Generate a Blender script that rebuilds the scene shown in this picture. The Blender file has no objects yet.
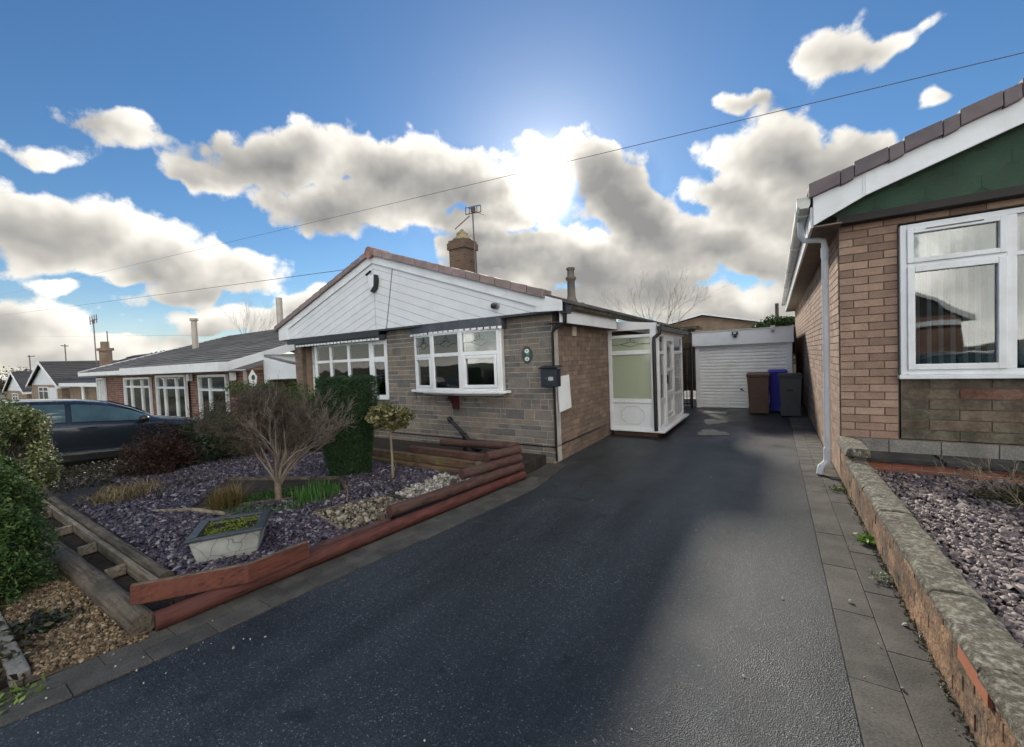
import bpy, math, random
import numpy as np
from mathutils import Vector, Matrix
random.seed(7); rng = np.random.default_rng(7)
sc = bpy.context.scene
COL = sc.collection
R = math.radians

# ------------------------------------------------------------------ camera geometry
CX, CY, FOC = 512.0, 373.5, 407.25
AX = np.array([[0.84049502, 0.01529382, 0.54160338],
               [0.54040667, 0.04847159, -0.84000663],
               [-0.03909929, 0.99870747, 0.03247525]])   # rows: world axes in camera coordinates
EYE = np.array([0, 0, 1.6])
def ray(u, v):
    return AX @ np.array([u-CX, -(v-CY), -FOC])
def at(u, v, X=None, Y=None, Z=None):
    d = ray(u, v)
    t = (X-EYE[0])/d[0] if X is not None else (Y-EYE[1])/d[1] if Y is not None else (Z-EYE[2])/d[2]
    return tuple(float(c) for c in EYE + d*t)

# ------------------------------------------------------------------ materials
MATS = {}
def new_mat(name):
    m = bpy.data.materials.new(name); m.use_nodes = True
    nt = m.node_tree; nt.nodes.clear()
    out = nt.nodes.new('ShaderNodeOutputMaterial')
    return m, nt, out
def N(nt, typ, **kw):
    n = nt.nodes.new(typ)
    for k, v in kw.items():
        if k.startswith('i_'):
            n.inputs[k[2:].replace('_', ' ')].default_value = v
        else: setattr(n, k, v)
    return n
def ramp(nt, stops, interp='LINEAR'):
    r = nt.nodes.new('ShaderNodeValToRGB'); r.color_ramp.interpolation = interp
    e = r.color_ramp.elements
    while len(e) < len(stops): e.new(0.5)
    for el, (p, c) in zip(e, stops):
        el.position = p
        el.color = (c, c, c, 1) if isinstance(c, (int, float)) else (c[0], c[1], c[2], 1)
    return r
def pm(name, col, rough=0.6, metal=0.0, var=0.15, vs=3.0, dirt=None, dirt_amt=0.5, ds=2.0, bump=0.0, bs=40.0, bd=0.01,
       island=None, spec=0.5, fine=0.0, fs=60.0, trans=0.0, coat=0.0, rvar=0.0, grain=None):
    """general procedural surface: base colour (or one colour per separate piece), mottling, dirt patches, fine grain, bump"""
    if name in MATS: return MATS[name]
    m, nt, out = new_mat(name); L = nt.links.new
    b = N(nt, 'ShaderNodeBsdfPrincipled'); L(b.outputs[0], out.inputs[0])
    b.inputs['Roughness'].default_value = rough; b.inputs['Metallic'].default_value = metal
    b.inputs['Specular IOR Level'].default_value = spec
    b.inputs['Coat Weight'].default_value = coat
    if trans: b.inputs['Transmission Weight'].default_value = trans
    tc = N(nt, 'ShaderNodeTexCoord')
    if island:
        g = N(nt, 'ShaderNodeNewGeometry')
        n_ = len(island)
        r = ramp(nt, [((i+0.001)/n_, c) for i, c in enumerate(island)], 'CONSTANT' if n_ > 3 else 'LINEAR')
        L(g.outputs['Random Per Island'], r.inputs[0]); colout = r.outputs[0]
    else:
        c = N(nt, 'ShaderNodeRGB'); c.outputs[0].default_value = (*col, 1); colout = c.outputs[0]
    def mul(colout, scale, amt, detail=5):
        nz = N(nt, 'ShaderNodeTexNoise'); nz.inputs['Scale'].default_value = scale; nz.inputs['Detail'].default_value = detail
        L(tc.outputs['Object'], nz.inputs['Vector'])
        mr = N(nt, 'ShaderNodeMapRange'); mr.inputs[1].default_value = 0.3; mr.inputs[2].default_value = 0.7
        mr.inputs[3].default_value = 1-amt; mr.inputs[4].default_value = 1+amt
        L(nz.outputs[0], mr.inputs[0])
        mx = N(nt, 'ShaderNodeMix', data_type='RGBA', blend_type='MULTIPLY'); mx.inputs[0].default_value = 1
        L(colout, mx.inputs[6]); L(mr.outputs[0], mx.inputs[7]); return mx.outputs[2]
    if var: colout = mul(colout, vs, var)
    if fine: colout = mul(colout, fs, fine, 2)
    if grain:
        mg0 = N(nt, 'ShaderNodeMapping'); mg0.inputs['Scale'].default_value = grain; L(tc.outputs['Object'], mg0.inputs[0])
        gn = N(nt, 'ShaderNodeTexNoise'); gn.inputs['Scale'].default_value = 22; gn.inputs['Detail'].default_value = 5; L(mg0.outputs[0], gn.inputs['Vector'])
        gr_ = ramp(nt, [(0.34, 0.45), (0.46, 0.95), (0.68, 1.3)]); L(gn.outputs[0], gr_.inputs[0])
        mxg = N(nt, 'ShaderNodeMix', data_type='RGBA', blend_type='MULTIPLY'); mxg.inputs[0].default_value = 1; L(colout, mxg.inputs[6]); L(gr_.outputs[0], mxg.inputs[7]); colout = mxg.outputs[2]
    if dirt is not None:
        nz = N(nt, 'ShaderNodeTexNoise'); nz.inputs['Scale'].default_value = ds; nz.inputs['Detail'].default_value = 8; nz.inputs['Roughness'].default_value = 0.65
        L(tc.outputs['Object'], nz.inputs['Vector'])
        r = ramp(nt, [(0.48, 0.0), (0.68, dirt_amt)]); L(nz.outputs[0], r.inputs[0])
        mx = N(nt, 'ShaderNodeMix', data_type='RGBA'); L(r.outputs[0], mx.inputs[0]); L(colout, mx.inputs[6])
        mx.inputs[7].default_value = (*dirt, 1); colout = mx.outputs[2]
    L(colout, b.inputs['Base Color'])
    if rvar:
        nz = N(nt, 'ShaderNodeTexNoise'); nz.inputs['Scale'].default_value = 1.3; nz.inputs['Detail'].default_value = 6
        L(tc.outputs['Object'], nz.inputs['Vector'])
        mr = N(nt, 'ShaderNodeMapRange'); mr.inputs[1].default_value = 0.35; mr.inputs[2].default_value = 0.65
        mr.inputs[3].default_value = rough-rvar; mr.inputs[4].default_value = rough+rvar
        L(nz.outputs[0], mr.inputs[0]); L(mr.outputs[0], b.inputs['Roughness'])
    if bump:
        nz = N(nt, 'ShaderNodeTexNoise'); nz.inputs['Scale'].default_value = bs; nz.inputs['Detail'].default_value = 6; nz.inputs['Roughness'].default_value = 0.6
        if grain:
            mg = N(nt, 'ShaderNodeMapping'); mg.inputs['Scale'].default_value = grain; L(tc.outputs['Object'], mg.inputs[0]); L(mg.outputs[0], nz.inputs['Vector'])
        else: L(tc.outputs['Object'], nz.inputs['Vector'])
        bp = N(nt, 'ShaderNodeBump'); bp.inputs['Strength'].default_value = bump; bp.inputs['Distance'].default_value = bd
        L(nz.outputs[0], bp.inputs['Height']); L(bp.outputs[0], b.inputs['Normal'])
    MATS[name] = m; return m

def brickmat(name, c1, c2, mortar, bw=0.22, bh=0.075, ms=0.01, rough=0.9, dirt=None):
    """brick pattern for walls too far away to need modelled bricks; uses the metre-scaled UVs"""
    if name in MATS: return MATS[name]
    m, nt, out = new_mat(name); L = nt.links.new
    b = N(nt, 'ShaderNodeBsdfPrincipled'); L(b.outputs[0], out.inputs[0]); b.inputs['Roughness'].default_value = rough
    uv = N(nt, 'ShaderNodeUVMap'); br = N(nt, 'ShaderNodeTexBrick')
    L(uv.outputs[0], br.inputs[0])
    br.inputs['Color1'].default_value = (*c1, 1); br.inputs['Color2'].default_value = (*c2, 1); br.inputs['Mortar'].default_value = (*mortar, 1)
    br.inputs['Scale'].default_value = 1; br.inputs['Mortar Size'].default_value = ms; br.inputs['Mortar Smooth'].default_value = 0.2
    br.inputs['Brick Width'].default_value = bw; br.inputs['Row Height'].default_value = bh; br.inputs['Bias'].default_value = 0
    tc = N(nt, 'ShaderNodeTexCoord'); nz = N(nt, 'ShaderNodeTexNoise'); nz.inputs['Scale'].default_value = 1.7; nz.inputs['Detail'].default_value = 7
    L(tc.outputs['Object'], nz.inputs['Vector'])
    mr = N(nt, 'ShaderNodeMapRange'); mr.inputs[1].default_value = 0.3; mr.inputs[2].default_value = 0.7; mr.inputs[3].default_value = 0.7; mr.inputs[4].default_value = 1.3
    L(nz.outputs[0], mr.inputs[0])
    mx = N(nt, 'ShaderNodeMix', data_type='RGBA', blend_type='MULTIPLY'); mx.inputs[0].default_value = 1
    L(br.outputs[0], mx.inputs[6]); L(mr.outputs[0], mx.inputs[7]); L(mx.outputs[2], b.inputs['Base Color'])
    bp = N(nt, 'ShaderNodeBump'); bp.inputs['Strength'].default_value = 0.6; bp.inputs['Distance'].default_value = 0.01; bp.invert = True
    L(br.outputs[1], bp.inputs['Height']); L(bp.outputs[0], b.inputs['Normal'])
    MATS[name] = m; return m

def asphalt_mat(name, base, speck, wet):
    m, nt, out = new_mat(name); L = nt.links.new
    b = N(nt, 'ShaderNodeBsdfPrincipled'); L(b.outputs[0], out.inputs[0])
    tc = N(nt, 'ShaderNodeTexCoord')
    vo = N(nt, 'ShaderNodeTexVoronoi'); vo.inputs['Scale'].default_value = 170; L(tc.outputs['Object'], vo.inputs['Vector'])
    cr = N(nt, 'ShaderNodeSeparateColor'); L(vo.outputs['Color'], cr.inputs[0])
    r1 = ramp(nt, [(0.0, tuple(c*0.6 for c in base)), (0.55, base), (0.92, tuple(c*1.5 for c in base)), (0.985, speck), (1.0, tuple(min(1, c*1.8) for c in speck))])
    L(cr.outputs[0], r1.inputs[0])
    nz = N(nt, 'ShaderNodeTexNoise'); nz.inputs['Scale'].default_value = 0.9; nz.inputs['Detail'].default_value = 7; nz.inputs['Roughness'].default_value = 0.6
    L(tc.outputs['Object'], nz.inputs['Vector'])
    mr = N(nt, 'ShaderNodeMapRange'); mr.inputs[1].default_value = 0.35; mr.inputs[2].default_value = 0.68; mr.inputs[3].default_value = 0.72; mr.inputs[4].default_value = 1.35
    L(nz.outputs[0], mr.inputs[0])
    mx = N(nt, 'ShaderNodeMix', data_type='RGBA', blend_type='MULTIPLY'); mx.inputs[0].default_value = 1
    L(r1.outputs[0], mx.inputs[6]); L(mr.outputs[0], mx.inputs[7])
    mpp = N(nt, 'ShaderNodeMapping'); mpp.inputs['Scale'].default_value = (3.2, 0.35, 1); L(tc.outputs['Object'], mpp.inputs[0])
    tr_ = N(nt, 'ShaderNodeTexNoise'); tr_.inputs['Scale'].default_value = 1.0; tr_.inputs['Detail'].default_value = 8; L(mpp.outputs[0], tr_.inputs['Vector'])
    st = ramp(nt, [(0.36, 0.72), (0.50, 1.0), (0.66, 1.25)]); L(tr_.outputs[0], st.inputs[0])
    mx3 = N(nt, 'ShaderNodeMix', data_type='RGBA', blend_type='MULTIPLY'); mx3.inputs[0].default_value = 1; L(mx.outputs[2], mx3.inputs[6]); L(st.outputs[0], mx3.inputs[7])
    sp_ = N(nt, 'ShaderNodeTexNoise'); sp_.inputs['Scale'].default_value = 4.5; sp_.inputs['Detail'].default_value = 4; L(tc.outputs['Object'], sp_.inputs['Vector'])
    so_ = ramp(nt, [(0.66, 1.0), (0.72, 0.55)]); L(sp_.outputs[0], so_.inputs[0])
    mx4 = N(nt, 'ShaderNodeMix', data_type='RGBA', blend_type='MULTIPLY'); mx4.inputs[0].default_value = 1; L(mx3.outputs[2], mx4.inputs[6]); L(so_.outputs[0], mx4.inputs[7])
    L(mx4.outputs[2], b.inputs['Base Color'])
    mr2 = N(nt, 'ShaderNodeMapRange'); mr2.inputs[1].default_value = 0.35; mr2.inputs[2].default_value = 0.65
    mr2.inputs[3].default_value = wet[0]; mr2.inputs[4].default_value = wet[1]
    L(nz.outputs[0], mr2.inputs[0]); L(mr2.outputs[0], b.inputs['Roughness'])
    b.inputs['Specular IOR Level'].default_value = 0.5
    ad = N(nt, 'ShaderNodeTexNoise'); ad.inputs['Scale'].default_value = 260; ad.inputs['Detail'].default_value = 3
    L(tc.outputs['Object'], ad.inputs['Vector'])
    sm = N(nt, 'ShaderNodeMath', operation='MULTIPLY_ADD'); sm.inputs[1].default_value = 0.35; L(ad.outputs[0], sm.inputs[0]); L(vo.outputs['Distance'], sm.inputs[2])
    bp = N(nt, 'ShaderNodeBump'); bp.inputs['Strength'].default_value = 0.75; bp.inputs['Distance'].default_value = 0.0024
    L(sm.outputs[0], bp.inputs['Height']); L(bp.outputs[0], b.inputs['Normal'])
    return m

def glass_mat(name, tint=(0.9, 0.95, 0.95), refl=0.10, rough=0.02):
    m, nt, out = new_mat(name); L = nt.links.new
    t = N(nt, 'ShaderNodeBsdfTransparent'); t.inputs[0].default_value = (*tint, 1)
    g = N(nt, 'ShaderNodeBsdfGlossy'); g.inputs['Roughness'].default_value = rough; g.inputs['Color'].default_value = (1, 1, 1, 1)
    fr = N(nt, 'ShaderNodeFresnel'); fr.inputs[0].default_value = 1.5
    ad = N(nt, 'ShaderNodeMath', operation='MULTIPLY_ADD'); ad.inputs[1].default_value = 1.25; ad.inputs[2].default_value = refl-0.04; ad.use_clamp = True
    tc = N(nt, 'ShaderNodeTexCoord'); nz = N(nt, 'ShaderNodeTexNoise'); nz.inputs['Scale'].default_value = 2.2; nz.inputs['Detail'].default_value = 1
    L(tc.outputs['Object'], nz.inputs['Vector'])
    bp = N(nt, 'ShaderNodeBump'); bp.inputs['Strength'].default_value = 0.12; bp.inputs['Distance'].default_value = 0.02
    L(nz.outputs[0], bp.inputs['Height']); L(bp.outputs[0], g.inputs['Normal'])
    L(fr.outputs[0], ad.inputs[0]); mx = N(nt, 'ShaderNodeMixShader'); L(ad.outputs[0], mx.inputs[0]); L(t.outputs[0], mx.inputs[1]); L(g.outputs[0], mx.inputs[2])
    L(mx.outputs[0], out.inputs[0]); return m
def frosted_mat(name, col, tr=0.55, clear=0.0):
    m, nt, out = new_mat(name); L = nt.links.new
    d = N(nt, 'ShaderNodeBsdfDiffuse'); d.inputs[0].default_value = (*col, 1)
    t = N(nt, 'ShaderNodeBsdfTranslucent'); t.inputs[0].default_value = (*col, 1)
    g = N(nt, 'ShaderNodeBsdfGlossy'); g.inputs['Roughness'].default_value = 0.12
    m1 = N(nt, 'ShaderNodeMixShader'); m1.inputs[0].default_value = tr; L(d.outputs[0], m1.inputs[1]); L(t.outputs[0], m1.inputs[2])
    m2 = N(nt, 'ShaderNodeMixShader'); m2.inputs[0].default_value = 0.07; L(m1.outputs[0], m2.inputs[1]); L(g.outputs[0], m2.inputs[2])
    ct = N(nt, 'ShaderNodeBsdfTransparent'); m3 = N(nt, 'ShaderNodeMixShader'); m3.inputs[0].default_value = clear; L(m2.outputs[0], m3.inputs[1]); L(ct.outputs[0], m3.inputs[2])
    L(m3.outputs[0], out.inputs[0]); return m
def leaf_mat(name, cols, rough=0.5, tr=0.25):
    if name in MATS: return MATS[name]
    m, nt, out = new_mat(name); L = nt.links.new
    b = N(nt, 'ShaderNodeBsdfPrincipled'); b.inputs['Roughness'].default_value = rough; b.inputs['Specular IOR Level'].default_value = 0.4
    g = N(nt, 'ShaderNodeNewGeometry'); n_ = len(cols)
    r = ramp(nt, [(i/max(1, n_-1), c) for i, c in enumerate(cols)]); L(g.outputs['Random Per Island'], r.inputs[0])
    L(r.outputs[0], b.inputs['Base Color'])
    t = N(nt, 'ShaderNodeBsdfTranslucent'); L(r.outputs[0], t.inputs[0])
    mx = N(nt, 'ShaderNodeMixShader'); mx.inputs[0].default_value = tr; L(b.outputs[0], mx.inputs[1]); L(t.outputs[0], mx.inputs[2])
    L(mx.outputs[0], out.inputs[0]); MATS[name] = m; return m

# ------------------------------------------------------------------ objects
def tag(o, label=None, cat=None, group=None, kind=None):
    if label: o['label'] = label
    if cat: o['category'] = cat
    if group: o['group'] = group
    if kind: o['kind'] = kind
    return o
def org(o):
    while o is not None and o.parent is not None: o = o.parent
    return Vector(o.location) if o is not None else Vector((0, 0, 0))
def thing(name, label, cat, loc=(0, 0, 0), group=None):
    o = bpy.data.objects.new(name, None); COL.objects.link(o); o.location = loc; o.empty_display_size = 0.2
    return tag(o, label, cat, group)

class MB:
    def __init__(s): s.v = []; s.f = []; s.m = []; s.M = None; s.smooth = []
    def add(s, vs, fs, mi=0, smooth=False):
        o = len(s.v)
        if s.M is not None: vs = [tuple(s.M @ Vector(p)) for p in vs]
        s.v += [tuple(p) for p in vs]; s.f += [tuple(i+o for i in f) for f in fs]; s.m += [mi]*len(fs); s.smooth += [smooth]*len(fs)
        return s
    def box(s, x0, y0, z0, x1, y1, z1, mi=0):
        x0, x1 = min(x0, x1), max(x0, x1); y0, y1 = min(y0, y1), max(y0, y1); z0, z1 = min(z0, z1), max(z0, z1)
        v = [(x0,y0,z0),(x1,y0,z0),(x1,y1,z0),(x0,y1,z0),(x0,y0,z1),(x1,y0,z1),(x1,y1,z1),(x0,y1,z1)]
        return s.add(v, [(0,3,2,1),(4,5,6,7),(0,1,5,4),(1,2,6,5),(2,3,7,6),(3,0,4,7)], mi)
    def prism(s, pts, off, mi=0):
        """closed outline pts (3-D, planar) extruded by the vector off"""
        n = len(pts); off = Vector(off); a = [Vector(p) for p in pts]; b = [p+off for p in a]
        nrm = Vector((0, 0, 0))
        for i in range(n): nrm += a[i].cross(a[(i+1) % n])
        v = [tuple(p) for p in a+b]
        f = [tuple(range(n)), tuple(range(2*n-1, n-1, -1))] + [(i, i+n, (i+1) % n+n, (i+1) % n) for i in range(n)]
        if nrm.dot(off) > 0: f = [tuple(reversed(q)) for q in f]
        return s.add(v, f, mi)
    def hexa(s, v8, mi=0):
        return s.add(v8, [(0,3,2,1),(4,5,6,7),(0,1,5,4),(1,2,6,5),(2,3,7,6),(3,0,4,7)], mi)
    def tube(s, pts, r, n=8, mi=0, cap=True, smooth=True):
        pts = [Vector(p) for p in pts]; rs = r if isinstance(r, (list, tuple)) else [r]*len(pts)
        d0 = (pts[1]-pts[0]).normalized(); up = Vector((0, 0, 1)) if abs(d0.z) < 0.9 else Vector((1, 0, 0))
        a = d0.cross(up).normalized(); vs = []
        for i, p in enumerate(pts):
            d = (pts[min(i+1, len(pts)-1)]-pts[max(i-1, 0)]).normalized()
            a = (a - d*a.dot(d)).normalized(); b = d.cross(a)
            for k in range(n):
                t = 2*math.pi*k/n; vs.append(p + (a*math.cos(t)+b*math.sin(t))*rs[i])
        fs = [(i*n+k, i*n+(k+1) % n, (i+1)*n+(k+1) % n, (i+1)*n+k) for i in range(len(pts)-1) for k in range(n)]
        s.add(vs, fs, mi, smooth)
        if cap:
            m = len(pts)-1
            s.add(vs[:n], [tuple(reversed(range(n)))], mi); s.add(vs[m*n:], [tuple(range(n))], mi)
        return s
    def lathe(s, prof, c=(0, 0, 0), n=16, mi=0, smooth=True):
        vs = [(c[0]+r*math.cos(2*math.pi*k/n), c[1]+r*math.sin(2*math.pi*k/n), c[2]+z) for r, z in prof for k in range(n)]
        fs = [(i*n+k, i*n+(k+1) % n, (i+1)*n+(k+1) % n, (i+1)*n+k) for i in range(len(prof)-1) for k in range(n)]
        s.add(vs, fs, mi, smooth)
        s.add(vs[:n], [tuple(reversed(range(n)))], mi); s.add(vs[-n:], [tuple(range(n))], mi); return s
    def blob(s, c, r, n=8, mi=0, noise=0.2):
        rx, ry, rz = r if isinstance(r, (tuple, list)) else (r, r, r); vs = []; fs = []
        m = n//2+1
        for i in range(m+1):
            th = math.pi*i/m
            for k in range(n):
                ph = 2*math.pi*k/n; q = 1+random.uniform(-noise, noise)
                vs.append((c[0]+rx*q*math.sin(th)*math.cos(ph), c[1]+ry*q*math.sin(th)*math.sin(ph), c[2]+rz*q*math.cos(th)))
        for i in range(m):
            for k in range(n): fs.append((i*n+k, (i+1)*n+k, (i+1)*n+(k+1) % n, i*n+(k+1) % n))
        return s.add(vs, fs, mi, True)
    def build(s, name, mats, parent=None, bevel=0.0, seg=1, label=None, cat=None, group=None, kind=None, origin=None):
        if not isinstance(mats, (list, tuple)): mats = [mats]
        o0 = org(parent) if parent is not None else Vector(origin or (0, 0, 0))
        me = bpy.data.meshes.new(name)
        arr = np.array(s.v, dtype=np.float64) - np.array(o0)
        me.from_pydata(arr.tolist(), [], s.f); me.validate(clean_customdata=False)
        for m in mats: me.materials.append(m)
        if len(me.polygons) == len(s.m):
            me.polygons.foreach_set('material_index', s.m); me.polygons.foreach_set('use_smooth', s.smooth)
        uv = me.uv_layers.new(name='UVMap'); ar = np.array(o0)
        nl = len(me.loops); lv = np.zeros(nl, dtype=np.int32); me.loops.foreach_get('vertex_index', lv)
        co = np.zeros(len(me.vertices)*3); me.vertices.foreach_get('co', co); co = co.reshape(-1, 3)+ar
        pn = np.zeros(len(me.polygons)*3); me.polygons.foreach_get('normal', pn); pn = np.abs(pn.reshape(-1, 3))
        lt = np.zeros(len(me.polygons), dtype=np.int32); me.polygons.foreach_get('loop_total', lt)
        ax = np.repeat(np.argmax(pn*np.array([1, 1, 1.01]), axis=1), lt); c = co[lv]
        U = np.where(ax == 0, c[:, 1], c[:, 0]); V = np.where(ax == 2, c[:, 1], c[:, 2])
        uv.data.foreach_set('uv', np.stack([U, V], 1).ravel())
        me.update()
        ob = bpy.data.objects.new(name, me); COL.objects.link(ob)
        if parent is not None: ob.parent = parent
        else: ob.location = o0
        if bevel:
            b = ob.modifiers.new('bevel', 'BEVEL'); b.width = bevel; b.segments = seg; b.limit_method = 'ANGLE'; b.angle_limit = R(40)
        return tag(ob, label, cat, group, kind)

def np_mesh(name, verts, faces, mat, parent=None, origin=(0, 0, 0), smooth=False, **kw):
    """large meshes straight from numpy arrays; faces is (n,k)"""
    o0 = org(parent) if parent is not None else Vector(origin)
    verts = np.asarray(verts, dtype=np.float32)-np.array(o0, dtype=np.float32)
    me = bpy.data.meshes.new(name); n, k = faces.shape
    me.vertices.add(len(verts)); me.vertices.foreach_set('co', verts.ravel())
    me.loops.add(n*k); me.loops.foreach_set('vertex_index', faces.astype(np.int32).ravel())
    me.polygons.add(n); me.polygons.foreach_set('loop_start', np.arange(0, n*k, k, dtype=np.int32))
    me.polygons.foreach_set('loop_total', np.full(n, k, dtype=np.int32))
    if smooth: me.polygons.foreach_set('use_smooth', np.ones(n, dtype=bool))
    me.materials.append(mat); me.update(calc_edges=True)
    ob = bpy.data.objects.new(name, me); COL.objects.link(ob)
    if parent is not None: ob.parent = parent
    else: ob.location = o0
    return tag(ob, kw.get('label'), kw.get('cat'), kw.get('group'), kw.get('kind'))

def frames(n, bias=None, amt=0.0):
    """random orthonormal frames"""
    a = rng.normal(size=(n, 3))
    if bias is not None: a = a*(1-amt) + np.array(bias)*amt*1.6
    a /= np.linalg.norm(a, axis=1, keepdims=True)
    b = rng.normal(size=(n, 3)); b -= (b*a).sum(1, keepdims=True)*a; b /= np.linalg.norm(b, axis=1, keepdims=True)
    return a, b, np.cross(a, b)
def leaves(name, pts, size, mat, parent=None, aspect=1.8, upbias=0.3, outward=None, **kw):
    """one leaf = a folded pair of quads"""
    n = len(pts); a, b, c = frames(n, (0, 0, 1), upbias)
    if outward is not None:
        a = a*0.6 + outward*0.8; a /= np.linalg.norm(a, axis=1, keepdims=True)
        b -= (b*a).sum(1, keepdims=True)*a; b /= np.linalg.norm(b, axis=1, keepdims=True); c = np.cross(a, b)
    s = size*rng.uniform(0.6, 1.35, (n, 1)); L_ = b*s*aspect; W = c*s
    fold = a*s*0.25
    P = np.stack([pts-L_*0.5, pts+W*0.5+fold, pts+L_*0.5, pts-W*0.5+fold], 1).reshape(-1, 3)
    F = np.arange(n*4).reshape(n, 4)
    tri = np.concatenate([F[:, [0, 1, 2]], F[:, [0, 2, 3]]])
    return np_mesh(name, P, tri, mat, parent, **kw)
def chips(name, pts, size, mat, thick=0.3, tilt=0.35, aspect=1.5, **kw):
    """stone chips: irregular flattened boxes lying about"""
    n = len(pts); a = rng.normal(size=(n, 3))*tilt + np.array([0, 0, 1]); a /= np.linalg.norm(a, axis=1, keepdims=True)
    b = rng.normal(size=(n, 3)); b -= (b*a).sum(1, keepdims=True)*a; b /= np.linalg.norm(b, axis=1, keepdims=True); c = np.cross(a, b)
    s = size*rng.lognormal(0, 0.35, (n, 1)); hx = b*s*aspect*0.5*rng.uniform(0.7, 1.2, (n, 1)); hy = c*s*0.5*rng.uniform(0.7, 1.2, (n, 1)); hz = a*s*thick*0.5
    q = []
    for sz in (-1, 1):
        for sx, sy in ((-1, -1), (1, -1), (1, 1), (-1, 1)):
            k = rng.uniform(0.55, 1.1, (n, 1))*(0.8 if sz > 0 else 1)
            q.append(pts + hx*sx*k + hy*sy*k + hz*sz)
    P = np.stack(q, 1).reshape(-1, 3); base = np.arange(n)[:, None]*8
    F = np.concatenate([base+np.array([f]) for f in ((4,5,6,7),(0,1,5,4),(1,2,6,5),(2,3,7,6),(3,0,4,7))])
    return np_mesh(name, P, F, mat, **kw)
def in_poly(pts, poly):
    x, y = pts[:, 0], pts[:, 1]; ins = np.zeros(len(pts), bool); n = len(poly)
    for i in range(n):
        x0, y0 = poly[i][:2]; x1, y1 = poly[(i+1) % n][:2]
        c = ((y0 > y) != (y1 > y)) & (x < (x1-x0)*(y-y0)/((y1-y0) or 1e-9)+x0); ins ^= c
    return ins
def scatter(poly, dens, z, jit=0.01):
    xs = [p[0] for p in poly]; ys = [p[1] for p in poly]
    n = int((max(xs)-min(xs))*(max(ys)-min(ys))*dens)
    p = np.stack([rng.uniform(min(xs), max(xs), n), rng.uniform(min(ys), max(ys), n), np.zeros(n)], 1)
    p = p[in_poly(p, poly)]; p[:, 2] = z+rng.uniform(0, jit, len(p)); return p
def sheet(name, poly, z, mat, thick=0.0, **kw):
    mb = MB()
    if thick: mb.prism([(p[0], p[1], z) for p in poly], (0, 0, -thick))
    else: mb.add([(p[0], p[1], z) for p in poly], [tuple(range(len(poly)))])
    return mb.build(name, mat, **kw)

# ------------------------------------------------------------------ palette
white = pm('white_upvc', (0.78, 0.80, 0.82), 0.35, var=0.05, vs=2, dirt=(0.45, 0.44, 0.38), dirt_amt=0.25, ds=3)
white2 = pm('white_board', (0.74, 0.77, 0.80), 0.45, var=0.06, vs=1.5, dirt=(0.5, 0.52, 0.5), dirt_amt=0.3, ds=1.6)
offwhite = pm('aged_white', (0.62, 0.62, 0.58), 0.5, var=0.12, dirt=(0.25, 0.25, 0.2), dirt_amt=0.5, ds=5)
black = pm('black_plastic', (0.015, 0.015, 0.017), 0.35, var=0.1)
darkfascia = pm('dark_lead', (0.07, 0.08, 0.095), 0.55, var=0.2, vs=8, bump=0.3)
mortar_g = pm('mortar_grey', (0.42, 0.40, 0.36), 0.95, var=0.2, vs=6, bump=0.5, bs=80)
mortar_b = pm('mortar_brown', (0.14, 0.10, 0.075), 0.95, var=0.25, vs=6, bump=0.5, bs=80)
stone = pm('grey_walling_stone', None, 0.9, island=[(0.20,0.178,0.148),(0.155,0.142,0.126),(0.235,0.20,0.16),(0.185,0.17,0.148),(0.215,0.182,0.145),(0.135,0.128,0.12),(0.20,0.165,0.135)], var=0.22, vs=7, fine=0.2, fs=60, bump=0.7, bs=35, bd=0.012)
brick_r = pm('brown_facing_brick', None, 0.85, island=[(0.33,0.22,0.16),(0.27,0.18,0.132),(0.38,0.262,0.192),(0.31,0.20,0.148),(0.23,0.152,0.112),(0.35,0.235,0.172)], var=0.13, vs=9, fine=0.14, fs=90, bump=0.5, bs=60, bd=0.006, dirt=(0.2,0.15,0.11), dirt_amt=0.35)
brick_m = pm('dull_brown_brick', None, 0.9, island=[(0.21,0.15,0.115),(0.18,0.13,0.10),(0.235,0.17,0.13),(0.20,0.145,0.11),(0.16,0.12,0.095)], var=0.2, vs=5, fine=0.15, fs=90, bump=0.5, bs=60, bd=0.006, dirt=(0.13,0.10,0.075), dirt_amt=0.5)
stone_d = pm('dark_weathered_stone', None, 0.9, island=[(0.125,0.095,0.065),(0.09,0.075,0.055),(0.15,0.11,0.075),(0.10,0.09,0.06),(0.17,0.085,0.06),(0.11,0.085,0.06)], var=0.4, vs=5, fine=0.25, fs=35, bump=0.9, bs=30, dirt=(0.16,0.15,0.11), dirt_amt=0.6, ds=5)
brick_red = pm('red_brick', None, 0.85, island=[(0.30,0.10,0.055),(0.34,0.12,0.07),(0.24,0.09,0.06),(0.20,0.11,0.08)], var=0.2, bump=0.5)
tile_p = pm('purple_brown_tile', None, 0.7, island=[(0.115,0.095,0.108),(0.14,0.113,0.122),(0.10,0.085,0.098)], var=0.15, vs=6, bump=0.3, bs=90, dirt=(0.2,0.17,0.15), dirt_amt=0.3)
tile_v = pm('mauve_verge_tile', None, 0.6, island=[(0.24,0.18,0.17),(0.28,0.21,0.20),(0.21,0.165,0.16)], var=0.15, vs=6, bump=0.3, bs=90, dirt=(0.14,0.12,0.1), dirt_amt=0.5)
tile_g = pm('grey_roof_tile', None, 0.75, island=[(0.085,0.083,0.085),(0.10,0.098,0.10),(0.07,0.068,0.07)], var=0.35, vs=1.2, bump=0.5, bs=60, dirt=(0.16,0.155,0.14), dirt_amt=0.35, ds=1.2)
tile_d = pm('dark_roof_tile', None, 0.7, island=[(0.035,0.033,0.036),(0.045,0.043,0.045),(0.028,0.027,0.03)], var=0.3, vs=1.2, bump=0.4, bs=60)
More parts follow.
